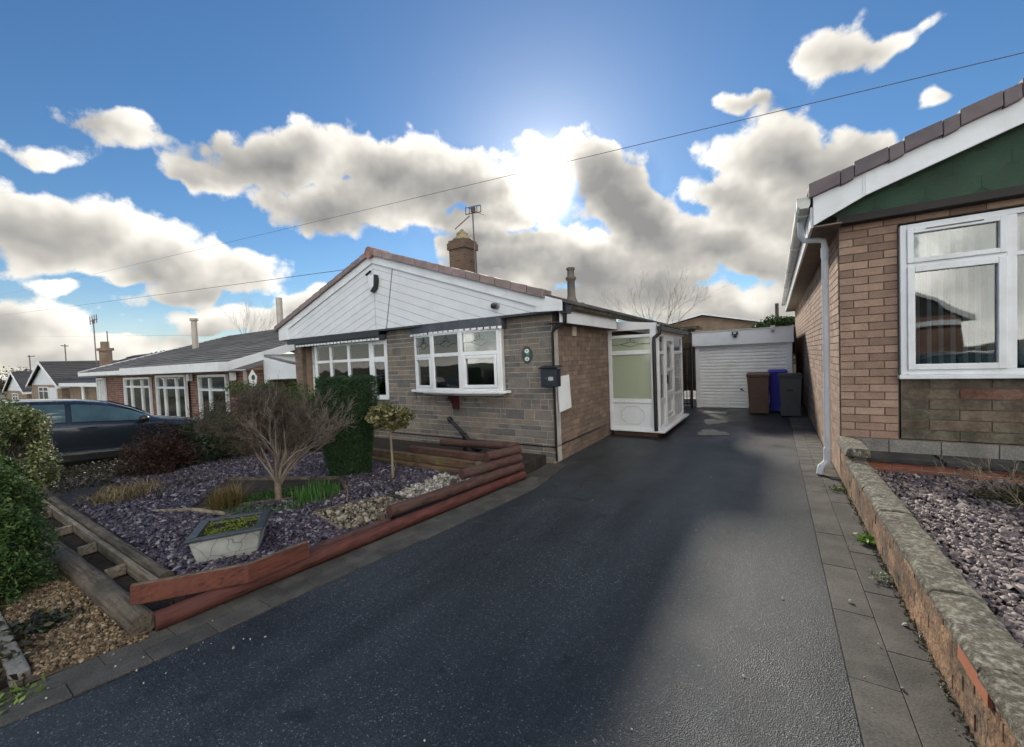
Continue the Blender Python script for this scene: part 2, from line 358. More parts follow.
green_t = pm('green_tile', (0.024, 0.060, 0.034), 0.75, var=0.25, vs=2.5, fine=0.12, bump=0.3, bs=50)
coping = pm('concrete_coping', (0.075, 0.068, 0.048), 0.9, var=0.6, vs=6, fine=0.5, fs=120, dirt=(0.36, 0.355, 0.30), dirt_amt=0.7, ds=34, bump=0.9, bs=30, bd=0.012)
concrete = pm('concrete', (0.22, 0.21, 0.19), 0.9, var=0.25, vs=5, fine=0.2, dirt=(0.12, 0.12, 0.09), dirt_amt=0.6, bump=0.6, bs=50)
paver = pm('dark_block_paving', None, 0.82, island=[(0.068,0.064,0.057),(0.078,0.073,0.065),(0.060,0.057,0.052)], var=0.35, vs=2.5, fine=0.3, fs=90, bump=0.6, bs=90, bd=0.004, dirt=(0.11, 0.105, 0.085), dirt_amt=0.7, ds=5, rvar=0.1)
joint = pm('paving_joint', (0.05, 0.045, 0.038), 1.0, var=0.3, bump=0.5)
logm = pm('red_stained_log', None, 0.75, island=[(0.08,0.034,0.026),(0.095,0.043,0.032),(0.068,0.032,0.027)], var=0.35, vs=7, fine=0.15, dirt=(0.06, 0.045, 0.032), dirt_amt=0.75, ds=4, bump=0.6, bs=25, grain=(2.2, 0.12, 2.2))
logred = pm('fresh_red_log', (0.088, 0.025, 0.018), 0.75, var=0.3, vs=7, dirt=(0.09, 0.035, 0.025), dirt_amt=0.7, ds=5, bump=0.5, bs=25, grain=(2.2, 0.12, 2.2))
plankred = pm('red_painted_plank', (0.10, 0.026, 0.014), 0.75, var=0.2, vs=8, dirt=(0.13, 0.045, 0.025), dirt_amt=0.6, ds=4, bump=0.35, bs=20, grain=(2.2, 0.12, 2.2))
wood_top = pm('bare_weathered_timber', (0.15, 0.105, 0.07), 0.8, var=0.3, vs=12, bump=0.5, bs=30, grain=(2.2, 0.12, 2.2))
wood_grey = pm('grey_weathered_log', (0.115, 0.095, 0.07), 0.85, var=0.4, vs=6, fine=0.25, dirt=(0.05, 0.045, 0.035), dirt_amt=0.7, ds=4, bump=0.9, bs=22, bd=0.015, grain=(0.12, 2.2, 2.2))
wood_rail = pm('pale_timber_rail', (0.21, 0.18, 0.135), 0.8, var=0.3, vs=10, dirt=(0.09, 0.08, 0.06), dirt_amt=0.6, bump=0.5, bs=30, grain=(0.12, 2.2, 2.2))
wood_moss = pm('mossy_timber', (0.12, 0.075, 0.045), 0.85, var=0.35, vs=6, dirt=(0.20, 0.20, 0.04), dirt_amt=0.9, ds=2.5, bump=0.6, grain=(0.12, 2.2, 2.2))
soil = pm('dark_soil', (0.028, 0.022, 0.018), 1.0, var=0.4, vs=9, fine=0.3, bump=1.0, bs=30, bd=0.04)
slate_base = pm('slate_underlay', (0.03, 0.028, 0.035), 0.9, var=0.4, vs=20, bump=1.0, bs=50, bd=0.02)
slate = pm('plum_slate', None, 0.42, island=[(0.050,0.040,0.060),(0.075,0.060,0.085),(0.035,0.029,0.045),(0.10,0.085,0.11),(0.055,0.043,0.064),(0.24,0.225,0.25)], var=0, bump=0)
slate_s = pm('pinkish_slate', None, 0.6, island=[(0.12,0.095,0.10),(0.19,0.155,0.15),(0.07,0.058,0.068),(0.34,0.29,0.27),(0.10,0.08,0.088),(0.24,0.195,0.185),(0.055,0.045,0.055)], var=0, bump=0)
gravel = pm('tan_gravel', None, 0.8, island=[(0.20,0.135,0.07),(0.13,0.09,0.05),(0.27,0.195,0.11),(0.09,0.062,0.04),(0.17,0.11,0.06),(0.34,0.28,0.19)], var=0)
wgravel = pm('white_gravel', None, 0.8, island=[(0.42,0.40,0.35),(0.34,0.32,0.27),(0.52,0.50,0.45),(0.26,0.235,0.19),(0.18,0.17,0.14)], var=0)
dgravel = pm('dirty_gravel', None, 0.8, island=[(0.26,0.22,0.16),(0.20,0.17,0.12),(0.34,0.30,0.23),(0.12,0.10,0.075),(0.08,0.07,0.05)], var=0)
glass = glass_mat('window_glass', (0.85, 0.90, 0.90), 0.07)
glass_dk = glass_mat('dark_car_glass', (0.12, 0.16, 0.17), 0.16)
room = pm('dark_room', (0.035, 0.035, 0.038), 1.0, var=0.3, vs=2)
curtain = pm('net_curtain', (0.80, 0.80, 0.77), 0.9, var=0.1, vs=20)
blindm = pm('blind_slat', (0.66, 0.68, 0.68), 0.7, var=0.05)
lead = pm('lead_came', (0.05, 0.055, 0.06), 0.5)
brickA = brickmat('red_brown_brickwork', (0.22, 0.105, 0.07), (0.16, 0.08, 0.058), (0.22, 0.19, 0.16))
brickB = brickmat('tan_brickwork', (0.30, 0.21, 0.14), (0.24, 0.165, 0.11), (0.22, 0.19, 0.15))
hedge_m = leaf_mat('dark_conifer_leaf', [(0.016,0.042,0.016),(0.03,0.072,0.024),(0.05,0.10,0.03)], 0.7)

# ------------------------------------------------------------------ ground
def gz(x, y):
    z = 0.0
    if x < -9: z -= 0.12*min(1, (-9-x)/1.2)
    if x < -10: z -= 0.012*(-10-x)
    if x < -27: z -= 0.035*(-27-x)
    return max(z, -2.0) - 0.03
def terrain():
    xs = [-400, -200, -120, -90]+list(range(-70, -26, 4))+list(range(-26, -11, 2))+[-11, -10.5, -10, -9.5, -9, -8, -5, 0, 5, 12, 30, 80, 200, 400]
    ys = [-400, -150, -60, -30, -15, -8, -4, 0, 4, 8, 12, 20, 40, 80, 200, 500]
    mb = MB(); mb.add([(x, y, gz(x, y)) for y in ys for x in xs], [(j*len(xs)+i, j*len(xs)+i+1, (j+1)*len(xs)+i+1, (j+1)*len(xs)+i) for j in range(len(ys)-1) for i in range(len(xs)-1)])
    g = pm('rough_ground', (0.055, 0.055, 0.035), 1.0, var=0.4, vs=0.8, fine=0.3, fs=20, dirt=(0.04, 0.06, 0.025), dirt_amt=0.8, ds=0.5, bump=0.8, bs=20)
    mb.build('ground', g, kind='structure')
terrain()
asph = asphalt_mat('driveway_asphalt', (0.024, 0.029, 0.033), (0.10, 0.11, 0.115), (0.38, 0.62))
asph2 = asphalt_mat('rear_yard_asphalt', (0.026, 0.026, 0.027), (0.12, 0.12, 0.12), (0.28, 0.62))
EX = 0.275     # right edge of the asphalt
EDGE = [(-3.25, -6), (-3.10, -0.5), (-3.03, 0.28), (-2.96, 0.5), (-2.89, 1.0), (-2.80, 1.9), (-2.65, 2.95), (-2.50, 4.4), (-2.62, 5.5)]
sheet('driveway', [(EX, -6), (EX, 7.75), (-2.83, 7.75), (-2.83, 5.5)]+EDGE[::-1], 0.0, asph, kind='structure')
sheet('rear_yard', [(-3.2, 7.75), (EX, 7.75), (EX, 19), (-3.2, 19)], -0.004, asph2, kind='structure')
sheet('footpath_street', [(-60, -9), (40, -9), (40, -6.004), (-60, -6.004)], 0.004, pm('pavement', (0.16, 0.155, 0.15), 0.9, bump=0.4), kind='structure')
sheet('road', [(-80, -15), (60, -15), (60, -9), (-80, -9)], -0.02, asph, kind='structure')
sheet('neighbour_drive', [(-14.5, -5), (-9.9, -5), (-9.9, 5.0), (-14.5, 5.0)], -0.125, pm('old_concrete_drive', (0.025, 0.024, 0.022), 0.8, bump=0.5), kind='structure')
# puddles: thin sheets of water in the worn dips of the rear yard
water = pm('puddle_water', (0.02, 0.02, 0.02), 0.10, var=0, spec=1.0)
def puddle(pts, label):
    mb = MB(); n = 40; out = []
    cx = sum(p[0] for p in pts)/len(pts); cy = sum(p[1] for p in pts)/len(pts)
    rx = (max(p[0] for p in pts)-min(p[0] for p in pts))/2; ry = (max(p[1] for p in pts)-min(p[1] for p in pts))/2
    ph = random.uniform(0, 6)
    for i in range(n):
        t = 2*math.pi*i/n; q = 1+0.18*math.sin(3*t+ph)+0.1*math.sin(7*t+ph*2)+0.06*math.sin(13*t)
        out.append((cx+rx*q*math.cos(t), cy+ry*q*math.sin(t), 0.002))
    mb.add(out, [tuple(range(n))]); mb.build('puddle', water, kind='structure')
puddle([(-1.34, 8.6), (-0.80, 9.25)], ''); puddle([(-1.42, 10.0), (-0.95, 10.8)], '')

# edging pavers -----------------------------------------------------
def pavers(name, poly_fn, rows, y0, y1, bl, z, top_j=0.004):
    mb = MB()
    for (a, b, off) in rows:
        y = y0+off*bl
        while y < y1:
            yb = min(y+bl-0.004, y1); z1 = z+random.uniform(-0.002, 0.003)
            f = poly_fn
            mb.hexa([(f(y, a), y, z-0.04), (f(y, b)-0.004, y, z-0.04), (f(yb, b)-0.004, yb, z-0.04), (f(yb, a), yb, z-0.04),
                     (f(y, a), y, z1), (f(y, b)-0.004, y, z1), (f(yb, b)-0.004, yb, z1), (f(yb, a), yb, z1)])
            y += bl
    mb.build(name, paver, bevel=0.002, kind='structure')
sheet('paving_bed', [(EX+0.002, -6), (0.72, -6), (0.72, 19), (EX, 19)], 0.006, joint, kind='structure')
pavers('paving_edge', lambda y, t: EX+0.005+t*(0.66-EX), [(0, 0.5, 0.0), (0.5, 1.0, 0.5)], -2.5, 6.2, 0.62, 0.014)
pavers('paving_edge_rear', lambda y, t: EX+0.005+t*(0.64-EX), [(0, 0.45, 0.0), (0.45, 1.0, 0.4)], 6.2, 17, 0.22, 0.014)
def lx0(y): return float(np.interp(y, [-3, 0.25, 0.84, 2.0, 3.4, 4.6], [-3.45, -3.30, -3.26, -3.10, -2.94, -2.80]))
def lx1(y): return float(np.interp(y, [p[1] for p in EDGE], [p[0] for p in EDGE]))
def lf(y, t): return lx0(y)+t*(lx1(y)-lx0(y))
sheet('paving_bed_left', [(-3.5, -6), (-3.30, -6)]+[(x-0.004, y) for x, y in EDGE[1:]]+[(-2.95, 5.5), (-2.86, 4.6), (-3.28, 0.84)], 0.003, joint, kind='structure')
pavers('paving_edge_left', lf, [(0.0, 0.5, 0.0), (0.5, 1.0, 0.5)], -3.0, 4.75, 0.30, 0.010)

# ------------------------------------------------------------------ walls made of laid blocks
def lay_wall(name, parent, p0, ud, L, z0, H, mats, mode='brick', ch=0.0885, bl=0.262, holes=(), face=-1, gap=0.011, back=0.10, seed=1, relief=0.002):
    """wall in the vertical plane through p0 (x,y), running L along axis ud ('x' or 'y'); face = sign of outward normal; holes=(u0,u1,z0,z1)"""
    rnd = random.Random(seed); mb = MB(); X0, Y0 = p0
    def blk(u0, u1, a, b, d0, d1, mi):
        if u1-u0 < 0.012 or b-a < 0.01: return
        if ud == 'x': mb.box(X0+u0, Y0+face*d0, a, X0+u1, Y0+face*d1, b, mi)
        else: mb.box(X0+face*d0, Y0+u0, a, X0+face*d1, Y0+u1, b, mi)
    def cut(u0, u1, a, b):
        segs = [(u0, u1)]; mid = (a+b)/2
        for h in holes:
            if h[2] < mid < h[3]:
                ns = []
                for s0, s1 in segs:
                    if h[1] <= s0 or h[0] >= s1: ns.append((s0, s1)); continue
                    if s0 < h[0]: ns.append((s0, h[0]))
                    if s1 > h[1]: ns.append((h[1], s1))
                segs = ns
        return segs
    def put(u0, u1, a, b):
        e = rnd.uniform(0, relief)
        for s0, s1 in cut(max(0, u0), min(L, u1), a, b): blk(s0, s1-gap, a, b-gap, -0.03, e, 0)
    if mode == 'brick':
        k = 0; z = z0
        while z < z0+H-0.01:
            u = -(bl/2)*(k % 2)
            while u < L: put(u, u+bl, z, min(z+ch, z0+H)); u += bl
            z += ch; k += 1
    else:
        z = z0
        while z < z0+H-0.01:
            h = rnd.choice([0.08, 0.10, 0.17, 0.085, 0.12]); h = min(h, z0+H-z)
            if z0+H-z-h < 0.05: h = z0+H-z
            u = -rnd.uniform(0, 0.3)
            while u < L:
                w = rnd.uniform(0.18, 0.42)
                if h > 0.15 and rnd.random() < 0.45:
                    w1 = w*rnd.uniform(0.4, 0.6); h1 = h*rnd.uniform(0.45, 0.55); put(u, u+w1, z, z+h1); put(u+w1, u+w, z, z+h1); 
                    w1 = w*rnd.uniform(0.35, 0.65); put(u, u+w1, z+h1, z+h) ; put(u+w1, u+w, z+h1, z+h)
                else: put(u, u+w, z, z+h)
                u += w
            z += h
    us = sorted({0, L, *[min(L, max(0, c)) for h in holes for c in h[:2]]}); zs = sorted({z0, z0+H, *[min(z0+H, max(z0, c)) for h in holes for c in h[2:]]})
    for i in range(len(us)-1):
        for j in range(len(zs)-1):
            um, zm = (us[i]+us[i+1])/2, (zs[j]+zs[j+1])/2
            if not any(h[0] < um < h[1] and h[2] < zm < h[3] for h in holes):
                blk(us[i], us[i+1], zs[j], zs[j+1], -0.006, -back, 1)
    return mb.build(name, mats, parent)

# ------------------------------------------------------------------ windows
class Win:
    """window between plan points P0->P1 (left to right seen from outside); frame bars + panes + leadwork"""
    def __init__(s, P0, P1):
        s.P0 = Vector((P0[0], P0[1], 0)); d = Vector((P1[0]-P0[0], P1[1]-P0[1], 0)); s.W = d.length; s.d = d.normalized(); s.n = s.d.cross(Vector((0, 0, 1)))
    def pt(s, u, z, o=0.0):
        p = s.P0+s.d*u+s.n*o; return (p.x, p.y, z)
    def bar(s, mb, u0, u1, z0, z1, o0=-0.03, o1=0.03, mi=0):
        v = [s.pt(u0, z0, o1), s.pt(u1, z0, o1), s.pt(u1, z0, o0), s.pt(u0, z0, o0), s.pt(u0, z1, o1), s.pt(u1, z1, o1), s.pt(u1, z1, o0), s.pt(u0, z1, o0)]
        mb.hexa(v, mi)
    def ring(s, mb, u0, u1, z0, z1, t, o0=-0.03, o1=0.03, mi=0):
        s.bar(mb, u0, u0+t, z0, z1, o0, o1, mi); s.bar(mb, u1-t, u1, z0, z1, o0, o1, mi)
        s.bar(mb, u0+t, u1-t, z0, z0+t, o0, o1, mi); s.bar(mb, u0+t, u1-t, z1-t, z1, o0, o1, mi)
    def pane(s, name, u0, u1, z0, z1, parent, mat, o=0.0):
        mb = MB(); s.bar(mb, u0, u1, z0, z1, o-0.004, o+0.004); return mb.build(name, mat, parent)
def motif(w, u0, u1, z0, z1, parent, mat=None):
    """leaded diamond with cross lines in a top light"""
    mb = MB(); um, zm = (u0+u1)/2, (z0+z1)/2; a = (u1-u0)*0.26; b = (z1-z0)*0.20; r = 0.005
    dm = [(um-a, zm), (um, zm+b), (um+a, zm), (um, zm-b), (um-a, zm)]
    P = lambda u, z: w.pt(u, z, 0.008)
    mb.tube([P(*q) for q in dm], r, 5); mb.tube([P(u0, zm), P(um-a, zm)], r, 5); mb.tube([P(um+a, zm), P(u1, zm)], r, 5)
    mb.tube([P(um, z1), P(um, zm+b)], r, 5)
    for s_ in (-1, 1):
        mb.tube([P(um, zm+b), P(um+s_*a*0.4, zm+b*0.45), P(um+s_*a*0.45, zm+b*1.25), P(um, zm+b*1.9)], r*0.8, 5)
    mb.build('leaded_motif', mat or lead, parent)
def curtains(w, u0, u1, z0, z1, parent, o=-0.10, name='net_curtain', amp=0.02, wl=0.09):
    n = max(6, int((u1-u0)/0.02)); vs = []
    for i in range(n+1):
        u = u0+(u1-u0)*i/n; q = amp*math.sin(u*2*math.pi/wl)+0.3*amp*math.sin(u*17)
        vs += [w.pt(u, z0, o+q), w.pt(u, z1, o+q*0.7)]
    mb = MB(); mb.add(vs, [(2*i, 2*i+2, 2*i+3, 2*i+1) for i in range(n)], 0, True); return mb.build(name, curtain, parent)

# ================================================================== MAIN BUNGALOW
YF = 5.55; XR = -2.83; XL = -9.90
B = thing('stone_bungalow', 'grey stone and brick bungalow with white clad gable facing the driveway', 'bungalow', (-6.4, YF, 0))
lay_wall('stone_wall', B, (-6.54, YF), 'x', 6.54-2.83, -0.02, 2.38, [stone, mortar_g], 'stone', holes=[(0.80, 2.82, 1.10, 2.14)], face=-1, seed=3, relief=0.005, gap=0.014, back=0.2)
lay_wall('side_wall', B, (XR-0.035, YF+0.03), 'y', 9.0, -0.02, 2.36, [brick_m, mortar_b], 'brick', ch=0.083, bl=0.245, face=1, seed=5, relief=0.004, gap=0.010)
lay_wall('brick_pier', B, (XL, YF), 'x', 0.30, -0.1, 2.43, [brick_m, mortar_b], 'brick', ch=0.083, bl=0.245, face=-1, seed=8)
mb = MB(); mb.box(XL, YF+0.11, -0.1, -9.62, 6.25, 2.3); mb.box(XL, 6.25, -0.1, -6.45, 6.35, 2.4); mb.box(XL-0.002, YF+0.11, -0.1, XL+0.2, 14.5, 2.3); mb.box(XL, 14.4, -0.1, XR-0.14, 14.5, 2.3)
mb.box(-6.44, YF+0.2, -0.1, -6.34, 6.3, 2.3)
mb.build('rear_wall', brickB, B)
# damp proof line
mb = MB(); mb.box(-6.54, YF-0.012, 0.235, -2.82, YF, 0.25); mb.box(XR, YF-0.012, 0.235, XR+0.012-0.03, 7.9, 0.25); mb.build('damp_course', black, B)

# gable cladding -----------------------------------------------------
AXx, AXz = -6.60, 3.86                           # apex of the rake (tile top)
SL = 0.337
YC = YF-0.20                                     # face of the cladding
def clip(poly, f):
    out = []
    for i in range(len(poly)):
        p, q = poly[i], poly[(i+1) % len(poly)]; a, b = f(p), f(q)
        if a >= 0: out.append(p)
        if (a > 0 > b) or (a < 0 < b):
            t = a/(a-b); out.append((p[0]+(q[0]-p[0])*t, p[1]+(q[1]-p[1])*t))
    return out
ZB = 2.31
mbb = MB(); XLt, XRt = -10.10, -2.66
zl = lambda x: AXz-0.14-abs(x-AXx)*SL
mbb.prism([(XLt, YC+0.012, ZB+0.01), (XRt, YC+0.012, ZB+0.01), (XRt, YC+0.012, zl(XRt)-0.0), (AXx, YC+0.012, zl(AXx)), (XLt, YC+0.012, zl(XLt))], (0, 0.03, 0), 1)
wb = 0.145
for side in (-1, 1):
    for k in range(0, 14):
        d0, d1 = 0.20+k*wb, 0.20+(k+1)*wb-0.007
        c = math.sqrt(1+SL*SL)
        pl = [(XLt, ZB), (XRt, ZB), (XRt, 4.2), (XLt, 4.2)]
        xc = AXx if side < 0 else AXx+0.0
        pl = clip(pl, (lambda p: xc-0.006-p[0]) if side < 0 else (lambda p: p[0]-xc-0.006))
        line = lambda p: AXz-0.14+0.14-abs(p[0]-AXx)*SL - p[1]
        pl = clip(pl, lambda p: line(p)-d0*c) if len(pl) > 2 else pl
        pl = clip(pl, lambda p: d1*c-line(p)) if len(pl) > 2 else pl
        if len(pl) > 2: mbb.prism([(p[0], YC, p[1]) for p in pl], (0, 0.011, 0), 0)
groove = pm('board_groove', (0.30, 0.31, 0.32), 0.9, var=0)
mbb.build('gable_cladding', [white2, groove], B)
mb = MB(); mb.hexa([(-6.30,YC-.006,ZB),(-6.285,YC-.006,ZB),(-6.285,YC,ZB),(-6.30,YC,ZB),(-6.05,YC-.006,3.45),(-6.035,YC-.006,3.45),(-6.035,YC,3.45),(-6.05,YC,3.45)])   # cable on the cladding
mb.build('cable_strip', pm('grey_cable', (0.12, 0.13, 0.14), 0.6), B)
# bargeboards
YB = YC-0.03
for s_, xt in ((-1, -10.16), (1, -2.54)):
    mb = MB(); zt = lambda x: AXz-0.06-abs(x-AXx)*SL
    mb.prism([(AXx, YB, zt(AXx)), (xt, YB, zt(xt)), (xt, YB, zt(xt)-0.15 if s_ > 0 else ZB-0.01), (xt-s_*0.42, YB, ZB-0.008), (xt-s_*0.425, YB, zt(xt-s_*0.425)-0.19), (AXx, YB, zt(AXx)-0.19)], (0, 0.026, 0))
    mb.build('bargeboard', white, B, bevel=0.003)
mb = MB(); mb.box(-10.05, YC+0.02, ZB-0.03, -2.7, YF+0.02, ZB); mb.build('soffit', darkfascia, B)
mb = MB(); mb.box(-9.88, YC+0.01, ZB-0.13, -6.545, YC+0.045, ZB-0.036)
mb.build('lintel_fascia', black, B)
# roof
rf = MB()
for s_, xe in ((-1, -10.26), (1, -2.47)):
    ze = AXz-0.03-abs(xe-AXx)*SL
    rf.prism([(AXx, YC-0.01, AXz-0.03), (xe, YC-0.01, ze), (xe, YC-0.01, ze-0.05), (AXx, YC-0.01, AXz-0.08)], (0, 14.6-YC, 0))
roof = rf.build('roof', tile_g, B)
vt = MB()
for s_, xe, nn in ((-1, -10.30, 13), (1, -2.80, 13)):
    tot = abs(xe-AXx); c = math.sqrt(1+SL*SL)
    for k in range(nn):
        a0 = 0.06+(tot-0.06)*k/nn; a1 = 0.06+(tot-0.06)*(k+1)/nn-0.008
        x0, x1 = AXx+s_*a0, AXx+s_*a1; h0, h1 = AXz-a0*SL+0.0, AXz-a1*SL+0.022
        t = 0.125; h0 += 0.025; h1 += 0.018; y0, y1 = YC-0.085, YC+0.2
        vt.hexa([(x0, y0, h0-t), (x1, y0, h1-t-0.01), (x1, y1, h1-t-0.01), (x0, y1, h0-t), (x0, y0+0.02, h0), (x1, y0+0.02, h1), (x1, y1, h1), (x0, y1, h0)])
vt.build('verge_tiles', tile_v, B, bevel=0.012, seg=2)
mb = MB(); mb.tube([(AXx, YC-0.1, AXz-0.055), (AXx, YC+0.35, AXz-0.055)], 0.115, 12); mb.tube([(AXx, YC+0.36, AXz-0.10), (AXx, 14.5, AXz-0.10)], 0.10, 12)
mb.build('ridge_tiles', pm('terracotta_ridge', (0.26, 0.15, 0.12), 0.7, var=0.25, vs=8, bump=0.4), B)
# eaves: fascia, mossy gutter
mb = MB(); mb.box(XR+0.19, YF-0.12, 2.13, XR+0.215, 7.95, 2.34); mb.build('fascia', white, B, bevel=0.003)
mb = MB(); mb.box(XR-0.03, YF-0.10, 2.13, XR+0.188, 14.5, 2.145); mb.build('soffit', pm('brown_soffit', (0.10, 0.065, 0.05), 0.8), B)
mossy = pm('mossy_gutter', (0.075, 0.065, 0.045), 0.9, var=0.5, vs=9, dirt=(0.16, 0.145, 0.08), dirt_amt=0.8, ds=6, bump=0.8, bs=25)
mb = MB(); n = 9
for i in range(n-1): 
    pass
prof = [(XR+0.22+0.055*(1-math.cos(math.pi*i/8)), 2.385-0.065*math.sin(math.pi*i/8)) for i in range(9)]
mb.prism([(x, YF-0.15, z) for x, z in prof]+[(prof[-1][0], YF-0.15, 2.425), (prof[0][0], YF-0.15, 2.425)], (0, 14.6-YF, 0)); mb.build('gutter', mossy, B)
mb = MB()
for i in range(46):
    y = YF+0.3+i*0.2+random.uniform(-.08, .08); mb.blob((XR+0.26+random.uniform(-.04, .05), y, 2.435), (random.uniform(.03, .06), random.uniform(.05, .1), random.uniform(.012, .025)), 6, noise=0.3)
mb.build('gutter_moss', pm('moss_clump', (0.10, 0.095, 0.04), 1.0, var=0.5, vs=20, bump=1, bs=60), B)
mb = MB(); mb.tube([(XR+0.235, YF-0.03, 2.31), (XR+0.235, YF-0.03, 2.14), (XR+0.05, YF-0.03, 2.04), (XR+0.022, YF-0.028, 1.98), (XR+0.022, YF-0.028, 0.03)], [0.04, 0.035, 0.03, 0.022, 0.018], 10); mb.box(XR+0.215, YF-0.155, 2.25, XR+0.33, YF+0.0, 2.43)
mb.build('downpipe', black, B)

# right bay window -----------------------------------------------------
bp_ = [(-5.72, YF-0.02), (-5.12, YF-0.19), (-4.43, YF-0.24), (-3.71, YF-0.13), (-3.74, YF-0.01)]
ZS, ZT, ZH = 1.115, 2.125, 1.74
bw = MB(); w_list = []
for i in range(4):
    w = Win(bp_[i], bp_[i+1]); w_list.append(w)
    if i == 3: w.bar(bw, 0, w.W, ZS, ZT); continue
    w.ring(bw, 0, w.W, ZS, ZT, 0.045, -0.03, 0.03); w.bar(bw, 0.045, w.W-0.045, ZH-0.03, ZH+0.03, -0.03, 0.03)
    if i == 2: w.ring(bw, 0.05, w.W-0.05, ZS+0.05, ZH-0.035, 0.05, -0.02, 0.045)
    if i == 0: w.ring(bw, 0.05, w.W-0.05, ZS+0.05, ZH-0.035, 0.035, -0.02, 0.04)
bay = bw.build('bay_window', white, B, bevel=0.004)
for i in range(3):
    w = w_list[i]; t = 0.045
    lo = 0.10 if i == 2 else (0.08 if i == 0 else t)
    w.pane('pane', lo, w.W-lo, ZS+(0.10 if i == 2 else t), ZH-(0.08 if i == 2 else 0.03), bay, glass); w.pane('pane', t, w.W-t, ZH+0.03, ZT-t, bay, glass)
    if i < 1: motif(w, t, w.W-t, ZH+0.03, ZT-t, bay)
    else: motif(w, t, w.W-t, ZH+0.03, ZT-t, bay, lead if i == 1 else pm('pale_came', (0.4, 0.42, 0.42), 0.5))
curtains(w_list[1], 0.0, 0.17, ZS, ZH+0.34, bay, -0.12, 'side_curtain'); curtains(w_list[1], 0.05, w_list[1].W, ZH+0.04, ZT, bay, -0.10, 'net_curtain')
curtains(w_list[0], 0.0, w_list[0].W, ZH, ZT, bay, -0.10, 'net_curtain')
sp = [(-5.86, YF), (-5.84, YF-0.07), (-5.14, YF-0.27), (-4.43, YF-0.32), (-3.70, YF-0.21), (-3.62, YF-0.14), (-3.60, YF)]
mb = MB(); mb.prism([(x, y, ZS-0.045) for x, y in sp], (0, 0, 0.043)); mb.build('window_sill', white, bay, bevel=0.01, seg=2)
mb = MB(); mb.prism([(-5.6, YF, ZS-0.08), (-5.12, YF-0.18, ZS-0.08), (-4.44, YF-0.23, ZS-0.08), (-3.76, YF-0.12, ZS-0.08), (-3.74, YF, ZS-0.08)], (0, 0, 0.034)); mb.build('bay_base', offwhite, bay)
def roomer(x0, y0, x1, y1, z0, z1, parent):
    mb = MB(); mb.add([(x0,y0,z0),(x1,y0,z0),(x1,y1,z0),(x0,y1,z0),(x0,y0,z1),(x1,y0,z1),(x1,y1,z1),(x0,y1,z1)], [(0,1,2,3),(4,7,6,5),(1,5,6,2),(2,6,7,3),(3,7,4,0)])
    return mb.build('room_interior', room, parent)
roomer(-5.8, YF-0.0, -3.6, YF+1.2, 0.9, 2.3, bay)
mb = MB(); mb.box(-5.74, YF-0.03, ZT, -3.74, YF+0.15, ZT+0.10); mb.build('bay_head', white, bay)
cp = [(-5.80, YF), (-5.80, YF-0.05), (-5.16, YF-0.22), (-4.43, YF-0.27), (-3.70, YF-0.20), (-3.64, YF-0.16), (-3.64, YF)]
mb = MB(); mb.prism([(x, y, ZT+0.005) for x, y in cp], (0, 0, ZB-ZT-0.01)); cano = mb.build('canopy', darkfascia, bay)
mb = MB()
for i in range(1, 5):
    w = Win(cp[i], cp[i+1]); k = 0; u = 0.01
    while u < w.W-0.05:
        w.bar(mb, u, min(u+0.085, w.W), ZT-0.012, ZT+0.028, 0.002, 0.022); u += 0.125
mb.build('dentil_trim', white, bay)
w3 = Win(cp[1], cp[4])
mb = MB(); mb.prism([(-4.80, YF, 1.035), (-4.80, YF-0.22, 1.035), (-4.80, YF-0.20, 0.97), (-4.80, YF-0.12, 0.90), (-4.80, YF-0.09, 0.78), (-4.80, YF, 0.76)], (0.09, 0, 0))
mb.build('corbel', pm('maroon_paint', (0.055, 0.012, 0.016), 0.5, var=0.1), bay, bevel=0.004)

# left bay window ---------------------------------------------------------
lb = [(-9.60, 5.84), (-9.10, 5.61), (-7.08, 5.59), (-6.56, 5.59)]
lw = MB(); zb, zt_, zh = 0.55, 2.12, 1.73
W0, W1, W2 = Win(lb[0], lb[1]), Win(lb[1], lb[2]), Win(lb[2], lb[3])
W0.ring(lw, 0, W0.W, zb, zt_, 0.05); W0.bar(lw, 0.05, W0.W-0.05, zh-0.03, zh+0.03)
W1.ring(lw, 0, W1.W, zb, zt_, 0.05); W1.bar(lw, 0.05, W1.W-0.05, zh-0.03, zh+0.03)
muls = [0.61, 1.27]
for u in muls: W1.bar(lw, u-0.035, u+0.035, zb+0.05, zt_-0.05, -0.028, 0.034)
W2.ring(lw, 0, W2.W, 0.90, zt_, 0.09, -0.03, 0.035); W2.bar(lw, 0.09, W2.W-0.09, zh-0.06, zh+0.05, -0.03, 0.03)
lbay = lw.build('front_window', white, B, bevel=0.004)
W0.pane('pane', 0.05, W0.W-0.05, zb+0.05, zh-0.03, lbay, glass); W0.pane('pane', 0.05, W0.W-0.05, zh+0.03, zt_-0.05, lbay, glass)
uu = [0.05]+muls+[W1.W-0.05]
for i in range(3):
    a, b_ = uu[i]+(0.035 if i else 0), uu[i+1]-(0.035 if i < 2 else 0)
    W1.pane('pane', a, b_, zb+0.05, zh-0.03, lbay, glass); W1.pane('pane', a, b_, zh+0.03, zt_-0.05, lbay, glass)
W2.pane('pane', 0.09, W2.W-0.09, 0.99, zh-0.06, lbay, glass); W2.pane('pane', 0.09, W2.W-0.09, zh+0.05, zt_-0.09, lbay, glass)
curtains(W1, 0.06, W1.W-0.02, zb, zt_-0.02, lbay, -0.07, 'net_curtain', 0.02, 0.11); curtains(W2, 0.06, W2.W-0.05, 0.9, zt_-0.05, lbay, -0.06, 'net_curtain', 0.02, 0.10)
